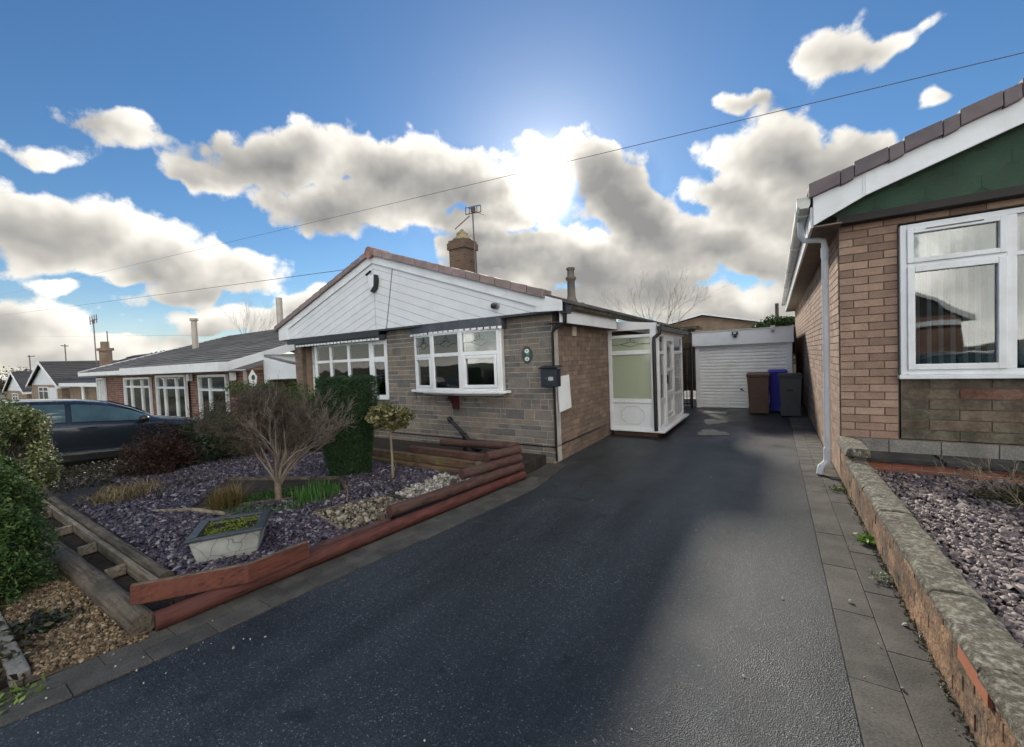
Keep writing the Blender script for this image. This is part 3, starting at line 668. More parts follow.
lay_wall('bay_wall', B, (-7.08, 5.60), 'x', 0.53, -0.02, 0.92, [stone, mortar_g], 'stone', face=-1, seed=44, gap=0.014)
roomer(-9.66, 5.9, -6.5, 7.3, 0.0, 2.25, lbay)
mb = MB(); mb.box(-9.5, 5.64, 0, -7.10, 6.2, zb-0.05); mb.build('bay_plinth', brickB, lbay)
mb = MB(); mb.prism([(-9.68, 6.24, zb-0.048), (-9.15, 5.54, zb-0.048), (-7.10, 5.53, zb-0.048), (-7.1, 6.2, zb-0.048)], (0, 0, 0.046)); mb.build('window_sill', white, lbay)
mb = MB(); mb.prism([(-9.75, 6.26, zt_+0.01), (-9.55, YC+0.05, zt_+0.01), (-6.56, YC+0.05, zt_+0.01), (-6.56, 6.26, zt_+0.01)], (0, 0, 0.09)); mb.build('canopy', darkfascia, lbay)
mb = MB(); wq = Win((-9.55, YC+0.05), (-6.56, YC+0.05)); u = 0.0
while u < wq.W-0.08: wq.bar(mb, u, u+0.085, zt_-0.012, zt_+0.026, 0.002, 0.02); u += 0.125
mb.build('dentil_trim', white, lbay)

# chimney, flue, aerial ------------------------------------------------------
cx_, cy_ = -7.28, 9.0
chimbrick = brickmat('chimney_brickwork', (0.17, 0.095, 0.06), (0.11, 0.07, 0.05), (0.13, 0.11, 0.09))
def octa(cx, cy, r, z0, z1, mb, mi=0):
    mb.prism([(cx+r*math.cos(math.pi/8+k*math.pi/4), cy+r*math.sin(math.pi/8+k*math.pi/4), z0) for k in range(8)], (0, 0, z1-z0), mi)
mb = MB(); mb.box(cx_-0.27, cy_-0.27, 3.3, cx_+0.27, cy_+0.27, 4.72); mb.box(cx_-0.31, cy_-0.31, 4.72, cx_+0.31, cy_+0.31, 4.90); mb.box(cx_-0.28, cy_-0.28, 4.90, cx_+0.28, cy_+0.28, 4.97)
ch = mb.build('chimney', chimbrick, roof)
for i in range(10): pass
mb = MB(); mb.lathe([(0.30, 0), (0.26, 0.06), (0.17, 0.10), (0.155, 0.18), (0.165, 0.20), (0.09, 0.26), (0.03, 0.33)], (cx_, cy_, 4.98), 12); mb.build('chimney_pot', pm('buff_pot', (0.26, 0.22, 0.13), 0.9, var=0.3, bump=0.4), roof)
ax_, ay_ = -6.86, 9.0
al = pm('aerial_metal', (0.16, 0.13, 0.12), 0.5, metal=0.6)
mb = MB(); mb.tube([(ax_, ay_, 3.9), (ax_-0.02, ay_, 5.80)], 0.02, 6); mb.tube([(ax_+0.0, ay_, 4.35), (cx_+0.27, ay_, 4.4)], 0.015, 5)
mb.tube([(ax_-0.10, ay_-.04, 5.60), (ax_-0.42, ay_-0.3, 5.24)], 0.016, 5)
for z in (5.66, 5.84):
    mb.tube([(ax_-0.22, ay_-.05, z), (ax_+0.22, ay_+0.05, z)], 0.014, 5)
for k in range(5): 
    x = ax_-0.22+0.11*k; mb.tube([(x, ay_-.05+.025*k, 5.66), (x, ay_-.05+.025*k, 5.84)], 0.012, 5)
mb.tube([(ax_, ay_-0.25, 5.75), (ax_, ay_+0.5, 5.75)], 0.012, 5); mb.box(ax_-0.05, ay_-.04, 5.68, ax_+0.05, ay_+.04, 5.82)
mb.build('aerial', al, roof)
mb = MB(); mb.lathe([(0.15, -0.35), (0.14, -0.1), (0.10, 0.0), (0.085, 0.05), (0.08, 0.36), (0.11, 0.40), (0.11, 0.44), (0.075, 0.46), (0.07, 0.58), (0.09, 0.60), (0.09, 0.64)], (-3.585, 8.0, 2.86), 12); mb.build('flue', pm('clay_flue', (0.15, 0.13, 0.11), 0.85, var=0.3, bump=0.4), roof)

# small fittings ---------------------------------------------------------------
def oval(c, n_ax, ru, rz, t, mi=0, mb=None, seg=24):
    pts = []
    for i in range(seg):
        a = 2*math.pi*i/seg
        pts.append((c[0]+ru*math.cos(a), c[1], c[2]+rz*math.sin(a)) if n_ax == 'y' else (c[0], c[1]+ru*math.cos(a), c[2]+rz*math.sin(a)))
    mb.prism(pts, (0, -t, 0) if n_ax == 'y' else (t, 0, 0), mi)
mb = MB(); oval((-3.27, YF-0.008, 1.675), 'y', 0.092, 0.135, 0.018, 0, mb); plq = mb.build('number_plaque', pm('dark_green_enamel', (0.01, 0.035, 0.03), 0.25, var=0.1), B, label='dark green oval house plaque')
for zf in (1.735, 1.612):
    mb = MB(); oval((-3.268, YF-0.027, zf), 'y', 0.041, 0.034, 0.003, 0, mb)
    mb.build('plaque_flower', pm('plaque_white', (0.75, 0.78, 0.76), 0.4, var=0.3, vs=60), plq)
mb = MB(); oval((-3.25, YF-0.0275, 1.685), 'y', 0.035, 0.02, 0.002, 0, mb); oval((-3.27, YF-0.0310, 1.74), 'y', 0.012, 0.012, 0.002, 1, mb); oval((-3.262, YF-0.0310, 1.608), 'y', 0.011, 0.012, 0.002, 1, mb)
mb.build('plaque_leaves', [pm('plaque_green', (0.05, 0.2, 0.13), 0.4), pm('plaque_dark', (0.03, 0.02, 0.03), 0.4)], plq)
navy = pm('navy_metal', (0.012, 0.018, 0.032), 0.35, var=0.15, bump=0.1)
mb = MB(); mb.box(-2.97, YF-0.15, 1.18, -2.70, YF-0.012, 1.45); lbx = mb.build('letterbox', navy, B, bevel=0.006, seg=2)
mb = MB(); mb.prism([(-2.99, YF-0.175, 1.452), (-2.99, YF, 1.485), (-2.99, YF, 1.50), (-2.99, YF-0.18, 1.467)], (0.31, 0, 0)); mb.build('lid', navy, lbx)
mb = MB(); mb.box(-2.84, YF-0.153, 1.275, -2.76, YF-0.15, 1.33); mb.build('emblem', pm('pale_emblem', (0.45, 0.45, 0.45), 0.4), lbx)
mb = MB(); mb.tube([(-2.875, YF-0.15, 1.31), (-2.875, YF-0.158, 1.31)], 0.011, 10); mb.build('lock', pm('brass_lock', (0.5, 0.28, 0.12), 0.3, metal=1), lbx)
# alarm box
mb = MB(); mb.prism([(-6.660, YC-0.012, 3.38), (-6.490, YC-0.012, 3.36), (-6.470, YC-0.012, 3.26), (-6.510, YC-0.012, 3.14), (-6.575, YC-0.012, 3.08), (-6.640, YC-0.012, 3.14), (-6.680, YC-0.012, 3.26)], (0, -0.07, 0)); alb = mb.build('alarm_box', white, B, bevel=0.012, seg=2)
mb = MB(); mb.prism([(-6.485, YC-0.014, 3.36), (-6.450, YC-0.014, 3.36), (-6.430, YC-0.014, 3.24), (-6.480, YC-0.014, 3.09), (-6.575, YC-0.014, 3.03), (-6.620, YC-0.014, 3.06), (-6.575, YC-0.014, 3.09), (-6.510, YC-0.014, 3.15)], (0, -0.075, 0)); mb.build('alarm_trim', black, alb)
mb = MB(); mb.tube([(-6.760, YC-0.05, 3.395), (-6.620, YC-0.05, 3.45)], 0.022, 8); mb.build('security_camera', black, B)
mb = MB(); mb.tube([(-3.68, YC-0.002, 2.47), (-3.68, YC-0.03, 2.47)], 0.05, 14); sl = mb.build('wall_light', pm('grey_metal', (0.35, 0.36, 0.38), 0.4, metal=0.4), B)
mb = MB(); mb.blob((-3.70, YC-0.075, 2.465), 0.048, 12, noise=0); mb.build('lamp_head', black, sl)
mb = MB(); mb.box(XR-0.03, 6.33, 1.97, XR+0.0, 6.48, 2.15); mb.build('wall_vent', pm('cream_vent', (0.5, 0.46, 0.34), 0.6), B, bevel=0.004)
# white panel leaning against side wall
mb = MB(); mb.hexa([(XR+0.035, 5.64, 0.77), (XR+0.05, 5.64, 0.77), (XR+0.05, 6.06, 0.80), (XR+0.035, 6.06, 0.80), (XR+0.01, 5.64, 1.32), (XR+0.025, 5.64, 1.32), (XR+0.025, 6.06, 1.33), (XR+0.01, 6.06, 1.33)])
mb.build('meter_cover', white, B, label='white meter cover panel on the side wall')
# dark angled bar by the wall
hb = thing('propped_bar', 'short black metal bar propped at an angle against the stone wall below the bay window', 'metal bar', (-4.42, 5.25, 0.12))
mb = MB(); mb.tube([(-4.73, 5.30, 0.62), (-4.10, 5.17, 0.22)], [0.028, 0.036], 10); mb.tube([(-4.76, 5.31, 0.64), (-4.70, 5.295, 0.60)], 0.045, 10); mb.blob((-4.06, 5.16, 0.205), (0.12, 0.05, 0.055), 8, noise=0.05); mb.build('bar', black, hb)
mb = MB(); mb.box(-4.385, 5.20, 0.10, -4.335, 5.25, 0.42); mb.build('upright', black, hb)

# ================================================================== PORCH
PX = -1.90; PY = 8.10; PE = 10.55
Pp = thing('glazed_porch', 'white glazed side porch with green frosted glass beside the brick wall', 'porch', (-2.4, PY, 0))
mb = MB(); mb.box(XR+0.03, PY+0.02, -0.02, PX-0.03, PE, 0.10); mb.build('plinth', pm('brown_plinth', (0.12, 0.07, 0.045), 0.8, bump=0.4), Pp)
wf = Win((XR-0.02, PY), (PX, PY)); mb = MB(); W_ = wf.W
wf.bar(mb, 0, 0.07, 0.12, 2.10); wf.bar(mb, W_-0.11, W_, 0.12, 2.10); wf.bar(mb, 0.07, W_-0.11, 0.12, 0.17); wf.bar(mb, 0.07, W_-0.11, 0.66, 0.74); wf.bar(mb, 0.07, W_-0.11, 1.62, 1.70); wf.bar(mb, 0.07, W_-0.11, 1.95, 2.01)
fr_ = mb.build('front_frame', white, Pp, bevel=0.004)
fro = frosted_mat('green_frosted', (0.62, 0.69, 0.53), 0.40, 0.12)
wf.pane('pane', 0.07, W_-0.11, 0.74, 1.62, fr_, fro); wf.pane('pane', 0.07, W_-0.11, 1.70, 1.95, fr_, fro); wf.pane('pane', 0.07, W_-0.11, 2.01, 2.10, fr_, glass)
motif(wf, 0.07, W_-0.11, 1.70, 1.95, fr_)
mb = MB(); wf.bar(mb, 0.07, W_-0.11, 0.17, 0.66, -0.01, 0.01)
pan = mb.build('lower_panel', white2, Pp)
mb = MB(); c0, c1, d0, d1, ch_ = 0.24, W_-0.26, 0.235, 0.59, 0.11
op = [(c0+ch_, d0), (c1-ch_, d0), (c1, d0+ch_), (c1, d1-ch_), (c1-ch_, d1), (c0+ch_, d1), (c0, d1-ch_), (c0, d0+ch_), (c0+ch_, d0)]
mb.tube([wf.pt(u, z, 0.010) for u, z in op], 0.008, 6); mb.build('panel_moulding', offwhite, pan)
mb = MB(); mb.prism([wf.pt(-0.10, 2.10, -0.02), wf.pt(W_, 2.10, -0.02), wf.pt(W_+0.02, 2.21, -0.02), wf.pt(-0.10, 2.32, -0.02)], tuple(wf.n*0.055)); mb.build('fascia', white, Pp, bevel=0.003)
wr = Win((PX, PY+0.06), (PX, PE)); WW = wr.W; mb = MB()
ds = [0.0, 0.50, 1.38, WW]
wr.ring(mb, 0, WW, 0.12, 2.02, 0.06)
for u in ds[1:3]: wr.bar(mb, u-0.03, u+0.03, 0.18, 1.96)
for a, b_ in ((0.06, 0.47), (1.41, WW-0.06)):
    wr.bar(mb, a, b_, 0.66, 0.73); wr.bar(mb, a, b_, 1.60, 1.67)
sf = mb.build('side_frame', white, Pp, bevel=0.003)
for a, b_ in ((0.06, 0.47), (1.41, WW-0.06)):
    wr.pane('pane', a, b_, 0.73, 1.60, sf, glass); wr.pane('pane', a, b_, 1.67, 1.96, sf, glass); wr.pane('panel', a, b_, 0.18, 0.66, sf, white2)
mb = MB(); wr.ring(mb, 0.53, 1.35, 0.18, 1.96, 0.09, -0.02, 0.045); wr.bar(mb, 0.62, 1.26, 0.74, 0.82, -0.02, 0.04); wr.bar(mb, 0.62, 1.26, 1.25, 1.31, -0.02, 0.04); wr.ring(mb, 0.66, 1.22, 0.32, 0.70, 0.05, -0.01, 0.03)
dr = mb.build('door', white, Pp, bevel=0.003)
wr.pane('pane', 0.62, 1.26, 0.82, 1.25, dr, glass); wr.pane('pane', 0.62, 1.26, 1.31, 1.87, dr, glass); wr.pane('door_panel', 0.62, 1.26, 0.27, 0.74, dr, white2)
mb = MB(); wr.bar(mb, 0.57, 0.60, 1.00, 1.18, 0.045, 0.07); mb.build('handle', black, dr)
mb = MB(); mb.box(PX-0.05, PY-0.08, 0.095, PX+0.14, PE+0.1, 0.13); mb.box(XR, PY-0.08, 0.095, PX-0.05, PY+0.01, 0.13); mb.build('sill', white, Pp, bevel=0.004)
poly = frosted_mat('polycarbonate_roof', (0.6, 0.6, 0.55), 0.5, 0.6)
mb = MB(); mb.hexa([(XR+0.2, PY-0.02, 2.30), (PX+0.06, PY-0.02, 2.14), (PX+0.06, PE+0.3, 2.14), (XR+0.2, PE+0.3, 2.30), (XR+0.2, PY-0.02, 2.33), (PX+0.06, PY-0.02, 2.17), (PX+0.06, PE+0.3, 2.17), (XR+0.2, PE+0.3, 2.33)]); mb.build('roof', poly, Pp)
mb = MB(); mb.box(PX-0.02, PY+0.05, 2.02, PX+0.03, PE+0.3, 2.13); mb.build('head_board', offwhite, Pp)
mb = MB(); mb.box(PX+0.03, PY-0.05, 2.06, PX+0.12, PE+0.4, 2.14); mb.tube([(PX+0.07, PY-0.02, 2.10), (PX+0.07, PY-0.03, 2.0), (PX-0.03, PY-0.05, 1.92), (PX-0.03, PY-0.06, 1.8), (PX-0.03, PY-0.06, 0.13)], 0.036, 10)
mb.build('downpipe', black, Pp)
mb = MB()
for i in range(26):
    y = PY+0.1+i*0.11; mb.blob((PX+0.05+random.uniform(-.05, .05), y, 2.17), (random.uniform(.03, .07), random.uniform(.04, .09), random.uniform(.015, .04)), 6, noise=0.35)
mb.build('roof_moss', mossy, Pp)
wq = Win((PX-0.05, PE+0.06), (XR, PE+0.06)); mb = MB(); wq.ring(mb, 0, wq.W, 0.1, 2.1, 0.07); wq.bar(mb, 0.07, wq.W-0.07, 0.66, 0.74); rfq = mb.build('rear_frame', white, Pp); wq.pane('pane', 0.07, wq.W-0.07, 0.74, 2.03, rfq, glass); wq.pane('panel', 0.07, wq.W-0.07, 0.17, 0.66, rfq, white2)

# ================================================================== RIGHT BUNGALOW
X0, Y0 = 0.66, 6.15
H = thing('brown_brick_bungalow', 'brown brick bungalow with green tiled gable and white windows at the right', 'bungalow', (4.4, Y0, 0))
lay_wall('front_wall', H, (X0, Y0), 'x', 7.6, 0.55, 2.46, [brick_r, mortar_b], 'brick', holes=[(0.51, 2.80, 1.27-0.04, 2.93), (0.51, 2.80, 0.5, 1.24)], face=-1, seed=11)
lay_wall('stone_panel', H, (X0+0.52, Y0-0.012), 'x', 2.4, 0.56, 0.67, [stone_d, mortar_b], 'brick', ch=0.112, bl=0.46, face=-1, seed=12, relief=0.006)
mb = MB()
lay_wall('plinth_course', H, (X0, Y0-0.02), 'x', 7.6, 0.40, 0.15, [concrete, mortar_b], 'brick', ch=0.15, bl=0.42, face=-1, seed=13)
lay_wall('side_wall', H, (X0, Y0+0.02), 'y', 12.0, -0.02, 3.04, [brick_r, mortar_b], 'brick', face=-1, seed=14)
mb = MB(); mb.box(X0, Y0+0.02, -0.1, 8.2, 18.1, 0.39); mb.box(8.15, Y0+0.1, 0, 8.25, 18.1, 3.0); mb.box(X0+.1, 18.0, 0, 8.2, 18.1, 3.0); mb.build('rear_wall', brickB, H)
lay_wall('plinth_wall', H, (X0+0.14, Y0-0.34), 'x', 6.0, -0.05, 0.40, [brick_red, mortar_g], 'brick', ch=0.085, bl=0.24, face=-1, seed=15, relief=0.006)
mb = MB()
for i in range(10):
    x = X0+0.16+i*0.62; mb.box(x, Y0-0.37-random.uniform(0, .02), 0.352, x+0.6, Y0-0.03, 0.40+random.uniform(-.006, .008))
mb.build('ledge_slabs', pm('black_mossy_slab', (0.035, 0.033, 0.033), 0.9, var=0.5, vs=6, dirt=(0.13, 0.11, 0.09), dirt_amt=0.6, ds=4, bump=0.8), H, bevel=0.008)
# window
HW = Win((X0+0.515, Y0-0.02), (X0+0.515+2.27, Y0-0.02)); hz0, hz1 = 1.27, 2.90; mb = MB()
HW.ring(mb, 0, HW.W, hz0, hz1, 0.055, -0.05, 0.03); HW.bar(mb, 0.78, 0.85, hz0+0.055, hz1-0.055, -0.05, 0.03); HW.bar(mb, 1.6, 1.67, hz0+0.055, hz1-0.055, -0.05, 0.03)
HW.bar(mb, 0.055, 0.78, 2.44, 2.48, -0.05, 0.03)
HW.ring(mb, 0.055, 0.78, 2.48, hz1-0.055, 0.05, -0.02, 0.048); HW.ring(mb, 0.055, 0.78, hz0+0.055, 2.44, 0.06, -0.02, 0.048)
hw = mb.build('window', white, H, bevel=0.004)
HW.pane('pane', 0.105, 0.73, 2.53, hz1-0.10, hw, glass); HW.pane('pane', 0.115, 0.72, hz0+0.115, 2.38, hw, glass)
HW.pane('pane', 0.85, 1.60, hz0+0.055, hz1-0.055, hw, glass); HW.pane('pane', 1.67, HW.W-0.055, hz0+0.055, hz1-0.055, hw, glass)
mb = MB(); HW.bar(mb, 0.84, 1.61, 2.44, 2.48, -0.01, 0.032); HW.bar(mb, 1.67, HW.W-0.055, 2.44, 2.48, -0.01, 0.032); mb.build('transom', white, hw)
mb = MB(); HW.bar(mb, 0.20, 0.62, hz1-0.078, hz1-0.068, 0.048, 0.056); mb.build('trickle_vent', pm('vent_grey', (0.12, 0.12, 0.12), 0.6), hw)
mb = MB(); HW.bar(mb, -0.02, HW.W+0.02, hz0-0.045, hz0-0.002, -0.05, 0.07); mb.build('window_sill', white, hw, bevel=0.005)
for blk0 in ((0.08, 0.78), (0.85, 1.62), (1.68, 2.2)):
    mb = MB(); u = blk0[0]
    while u < blk0[1]:
        th = R(80); dx, dy = 0.089*math.cos(th)/2, 0.089*math.sin(th)/2
        a = HW.pt(u-dx, hz0+0.08, -0.14-dy); b_ = HW.pt(u+dx, hz0+0.08, -0.14+dy)
        mb.add([a, b_, (b_[0], b_[1], 2.86), (a[0], a[1], 2.86)], [(0, 1, 2, 3)]); u += 0.092
    mb.build('vertical_blind', blindm, hw)
    mb = MB(); HW.bar(mb, blk0[0], blk0[1], 2.5, 2.86, -0.22, -0.215); mb.build('blind_valance', curtain, hw)
roomer(X0+0.5, Y0+0.05, X0+2.9, Y0+1.6, 1.1, 3.0, hw)
# gable
hs = 0.335; vx, vz = 0.36, 3.445                     # lower left corner of tile tops
RXx = 4.45; YV = Y0-0.30
zt2 = lambda x: vz+(min(x, 2*RXx-x)-vx)*hs
mb = MB(); mb.prism([(X0+0.0, Y0-0.13, 3.075), (2*RXx-X0, Y0-0.13, 3.075), (2*RXx-X0, Y0-0.13, zt2(X0)-0.15), (RXx, Y0-0.13, zt2(RXx)-0.15), (X0, Y0-0.13, zt2(X0)-0.15)], (0, 0.1, 0)); gp = mb.build('gable_wall', pm('green_backing', (0.019, 0.048, 0.028), 0.8), H)
mb = MB(); tw, th_ = 0.40, 0.20; k = 0; z = 3.05
while z < 4.7:
    x = X0-0.1-(tw/2)*(k % 2)
    while x < 8.3:
        if z+th_*0.9 < zt2(x+tw/2)-0.02:
            e = random.uniform(0, .001); yb, yt = Y0-0.1345-e*0.3, Y0-0.1325
            pts = [(x+0.004, yt, z+th_*1.25), (x+0.004, yb+.004, z+th_*0.45), (x+tw*0.28, yb, z+0.0), (x+tw*0.72, yb, z), (x+tw-0.004, yb+.004, z+th_*0.45), (x+tw-0.004, yt, z+th_*1.25)]
            mb.prism(pts, (0, -0.001, 0))
        x += tw
    z += th_; k += 1
mb.build('gable_tiles', green_t, gp)
mb = MB(); mb.box(X0-0.02, Y0-0.15, 3.005, 8.3, Y0-0.005, 3.085); mb.build('gable_flashing', pm('black_flashing', (0.02, 0.017, 0.016), 0.7, var=0.3), H)
mb = MB(); xl = 0.40
mb.prism([(xl, YV, zt2(xl)-0.11), (RXx, YV, zt2(RXx)-0.11), (RXx, YV, zt2(RXx)-0.36), (0.86, YV, zt2(0.86)-0.38), (xl, YV, 3.0)], (0, 0.025, 0)); mb.build('bargeboard', white, H, bevel=0.003)
mb = MB(); mb.prism([(2*RXx-xl, YV, zt2(xl)-0.11), (RXx, YV, zt2(RXx)-0.11), (RXx, YV, zt2(RXx)-0.36), (2*RXx-xl, YV, 3.06)], (0, 0.025, 0)); mb.build('bargeboard', white, H)
mb = MB(); mb.box(0.835, YV-0.006, zt2(0.84)-0.36, 0.843, YV, zt2(0.84)-0.12); mb.box(0.858, YV-0.006, zt2(0.86)-0.37, 0.866, YV, zt2(0.86)-0.12); mb.build('board_joint', white, H)
mb = MB()
for s_ in (1, -1):
    xa = vx if s_ > 0 else 2*RXx-vx
    mb.prism([(xa, YV+0.02, vz-0.02), (RXx, YV+0.02, zt2(RXx)-0.02), (RXx, YV+0.02, zt2(RXx)-0.09), (xa, YV+0.02, vz-0.09)], (0, 12.4, 0))
hroof = mb.build('roof', tile_p, H)
mb = MB(); x = vx; k = 0
while x < RXx-0.2:
    a, b_ = x, x+0.40; lift = 0.0
    for (q0, q1, e) in ((0, 0.70, 0.0), (0.705, 1.0, -0.006)):
        xa, xb = a+(b_-a)*q0, a+(b_-a)*q1-0.003; ha, hb_ = zt2(xa)+0.024*(1-q0)+e, zt2(xb)+0.024*(1-q1)+e
        y0, y1 = YV-0.055, YV+0.25
        mb.hexa([(xa, y0, ha-0.165), (xb, y0, hb_-0.15), (xb, y1, hb_-0.15), (xa, y1, ha-0.165), (xa, y0+0.015, ha), (xb, y0+0.015, hb_), (xb, y1, hb_), (xa, y1, ha)])
    x += 0.40
mb.build('verge_tiles', tile_p, H, bevel=0.007, seg=2)
# eaves on the driveway side
mb = MB(); mb.box(0.375, YV+0.03, 2.985, 0.40, 18.2, 3.22); mb.build('fascia', white, H)
mb = MB(); mb.box(0.402, YV+0.028, 2.985, X0-0.003, 18.2, 3.0); mb.build('soffit', pm('brown_soffit_board', (0.20, 0.15, 0.11), 0.7, var=0.3, vs=4, dirt=(0.1, 0.08, 0.06), dirt_amt=0.6), H)
mb = MB(); mb.box(0.44, YV+0.2, 2.981, 0.60, YV+0.22, 2.9845); mb.box(0.44, YV+1.4, 2.981, 0.60, YV+1.42, 2.9845); mb.build('soffit_vents', black, H)
mb = MB(); mb.prism([(0.25, YV-0.02, 3.335), (0.25, YV-0.02, 3.24), (0.275, YV-0.02, 3.205), (0.35, YV-0.02, 3.205), (0.373, YV-0.02, 3.24), (0.373, YV-0.02, 3.335)], (0, 12.2, 0)); gut = mb.build('gutter', offwhite, H, bevel=0.006)
mb = MB()
for y in (YV+0.25, YV+2.2, YV+4.6, YV+7): mb.box(0.243, y, 3.195, 0.378, y+0.06, 3.345)
mb.build('gutter_bracket', white, gut)
mb = MB(); mb.tube([(0.31, 6.42, 3.22), (0.31, 6.42, 3.05), (0.34, 6.42, 2.97), (0.48, 6.42, 2.95), (0.54, 6.42, 2.93), (0.55, 6.42, 2.86), (0.55, 6.42, 0.26)], 0.036, 12)
mb.tube([(0.55, 6.42, 0.34), (0.55, 6.42, 0.20), (0.535, 6.40, 0.15), (0.48, 6.35, 0.11), (0.465, 6.34, 0.02)], 0.044, 12); mb.tube([(0.55, 6.42, 2.84), (0.55, 6.42, 2.72)], 0.042, 12)
mb.build('downpipe', white, H)

# raised bed, garden wall -------------------------------------------------------
GW = thing('garden_wall', 'low weathered brick garden wall with mossy concrete coping beside the driveway', 'garden wall', (0.72, 2, 0))
gwbrick = pm('flaking_orange_brick', None, 0.9, island=[(0.27,0.155,0.085),(0.22,0.13,0.075),(0.31,0.19,0.11),(0.17,0.11,0.07),(0.24,0.15,0.09),(0.20,0.13,0.085)], var=0.4, vs=6, fine=0.3, fs=40, dirt=(0.075, 0.06, 0.042), dirt_amt=0.95, ds=3.4, bump=0.9, bs=26, bd=0.02)
lime = pm('old_lime_mortar', (0.20, 0.15, 0.105), 0.95, var=0.4, vs=8, bump=0.8, bs=40)
lay_wall('brick_face', GW, (0.65, -3.0), 'y', 9.12, -0.02, 0.38, [gwbrick, lime], 'brick', ch=0.075, bl=0.235, face=-1, seed=21, gap=0.008, relief=0.005, back=0.13)
lay_wall('brick_face_end', GW, (0.65, 5.42), 'y', 0.70, 0.36, 0.11, [gwbrick, lime], 'brick', ch=0.08, bl=0.235, face=-1, seed=22, relief=0.010, back=0.13)
mb = MB(); mb.box(0.636, 2.13, 0.265, 0.66, 2.42, 0.365); mb.build('clean_brick', pm('clean_red_brick', (0.42, 0.15, 0.08), 0.7, var=0.1, bump=0.2), GW, label='clean red brick in the wall')
mb = MB(); y = -3.0
while y < 5.40:
    l = min(random.uniform(0.52, 0.66), 5.40-y); e = random.uniform(-.006, .006); zt = 0.430+random.uniform(-.005, .005); sub = 6
    ya_, V = y, []
    for j in range(sub+1):
        yy = y+(l-0.007)*j/sub; q = lambda s_: random.uniform(-s_, s_)
        V.append([(0.607+e+q(.004), yy, 0.385), (0.607+e+q(.004), yy, 0.408+q(.004)), (0.620+e+q(.005), yy, zt-0.002+q(.002)), (0.69+e, yy, zt+0.004+q(.003)), (0.755+e, yy, zt+0.002+q(.003)), (0.79+e+q(.005), yy, 0.418), (0.796+e, yy, 0.385)])
    fl = [p for r_ in V for p in r_]; m7 = 7
    mb.add(fl, [(i*m7+k, i*m7+(k+1) % m7, (i+1)*m7+(k+1) % m7, (i+1)*m7+k) for i in range(sub) for k in range(m7)]+[tuple(reversed(range(7))), tuple(range(sub*7, sub*7+7))])
    y += l
cw = mb.build('coping', coping, GW, bevel=0.006, seg=2)
mb = MB(); mb.hexa([(0.60, 5.36, 0.47), (0.81, 5.36, 0.47), (0.81, 6.13, 0.47), (0.60, 6.13, 0.47), (0.63, 5.38, 0.555), (0.80, 5.38, 0.555), (0.80, 6.13, 0.555), (0.63, 6.13, 0.555)]); mb.build('end_coping', coping, GW, bevel=0.015, seg=2)
BZ = 0.21
sheet('gravel_bed_right', [(0.78, -4), (9, -4), (9, Y0-0.33), (0.78, Y0-0.33)], BZ, slate_base, thick=0.2, kind='structure')
pp = np.concatenate([scatter([(0.8, 1.2), (3.4, 1.2), (3.4, 5.8), (0.8, 5.8)], 3600, BZ+0.008, 0.035), scatter([(0.8, -0.3), (4.5, -0.3), (4.5, 1.2), (0.8, 1.2)], 500, BZ+0.01, 0.03), scatter([(3.4, 1.2), (6.5, 1.2), (6.5, 5.8), (3.4, 5.8)], 250, BZ+0.01, 0.03)])
chips('slate_chippings', pp, 0.022, slate_s, thick=0.45, tilt=0.6, kind='stuff', label='pinkish slate chippings covering the raised bed right of the garden wall', cat='slate chippings')

# ================================================================== GARAGE and rear yard
GY = 13.0
G = thing('garage', 'flat roofed garage with white roller door at the end of the driveway', 'garage', (-0.7, GY, 0))
gx0, gx1 = -1.99, 0.44
mb = MB(); mb.box(gx0+0.02, GY+0.12, -0.02, gx1-0.02, GY+5, 2.1); mb.build('wall', brickB, G)
mb = MB(); mb.box(gx0+0.05, GY-0.02, 0, gx0+0.17, GY+0.12, 1.80); mb.box(gx1-0.17, GY-0.02, 0, gx1-0.04, GY+0.12, 1.80); mb.box(gx0+0.17, GY, 1.74, gx1-0.17, GY+0.1, 1.80); gf = mb.build('door_frame', white, G)
mb = MB(); mb.box(gx0-0.02, GY-0.12, 1.79, gx1+0.0, GY+0.12, 2.19); mb.build('fascia', white2, G, bevel=0.006)
mb = MB(); mb.box(gx0-0.04, GY-0.14, 2.19, gx1+0.02, GY+5.1, 2.215); mb.build('roof', offwhite, G)
mb = MB(); n = 19; hh = 1.74/n
for k in range(n):
    z = k*hh
    mb.prism([(gx0+0.17, GY+0.045, z), (gx0+0.17, GY+0.022, z+hh*0.12), (gx0+0.17, GY+0.018, z+hh*0.5), (gx0+0.17, GY+0.022, z+hh*0.85), (gx0+0.17, GY+0.045, z+hh*0.99), (gx0+0.17, GY+0.07, z+hh*0.99), (gx0+0.17, GY+0.07, z)], (gx1-gx0-0.34, 0, 0))
rd = mb.build('roller_door', pm('door_white', (0.84, 0.86, 0.86), 0.45, var=0.04, dirt=(0.5, 0.48, 0.42), dirt_amt=0.3, ds=1.8), G)
mb = MB(); mb.box(-0.81, GY-0.01, 0.52, -0.75, GY+0.02, 0.56); mb.tube([(-0.78, GY-0.02, 0.535), (-0.72, GY-0.02, 0.50)], 0.012, 6); mb.build('handle', black, rd)
def flood(x, z, mat, w=0.09):
    mb = MB(); mb.box(x-w/2, GY-0.20, z-0.04, x+w/2, GY-0.14, z+0.05); mb.box(x-0.02, GY-0.14, z, x+0.02, GY-0.12, z+0.03); mb.blob((x, GY-0.17, z-0.075), (0.045, 0.045, 0.04), 8, noise=0)
    return mb.build('flood_light', mat, G)
flood(-0.90, 2.10, black, 0.15); flood(-0.02, 2.20, offwhite, 0.10)
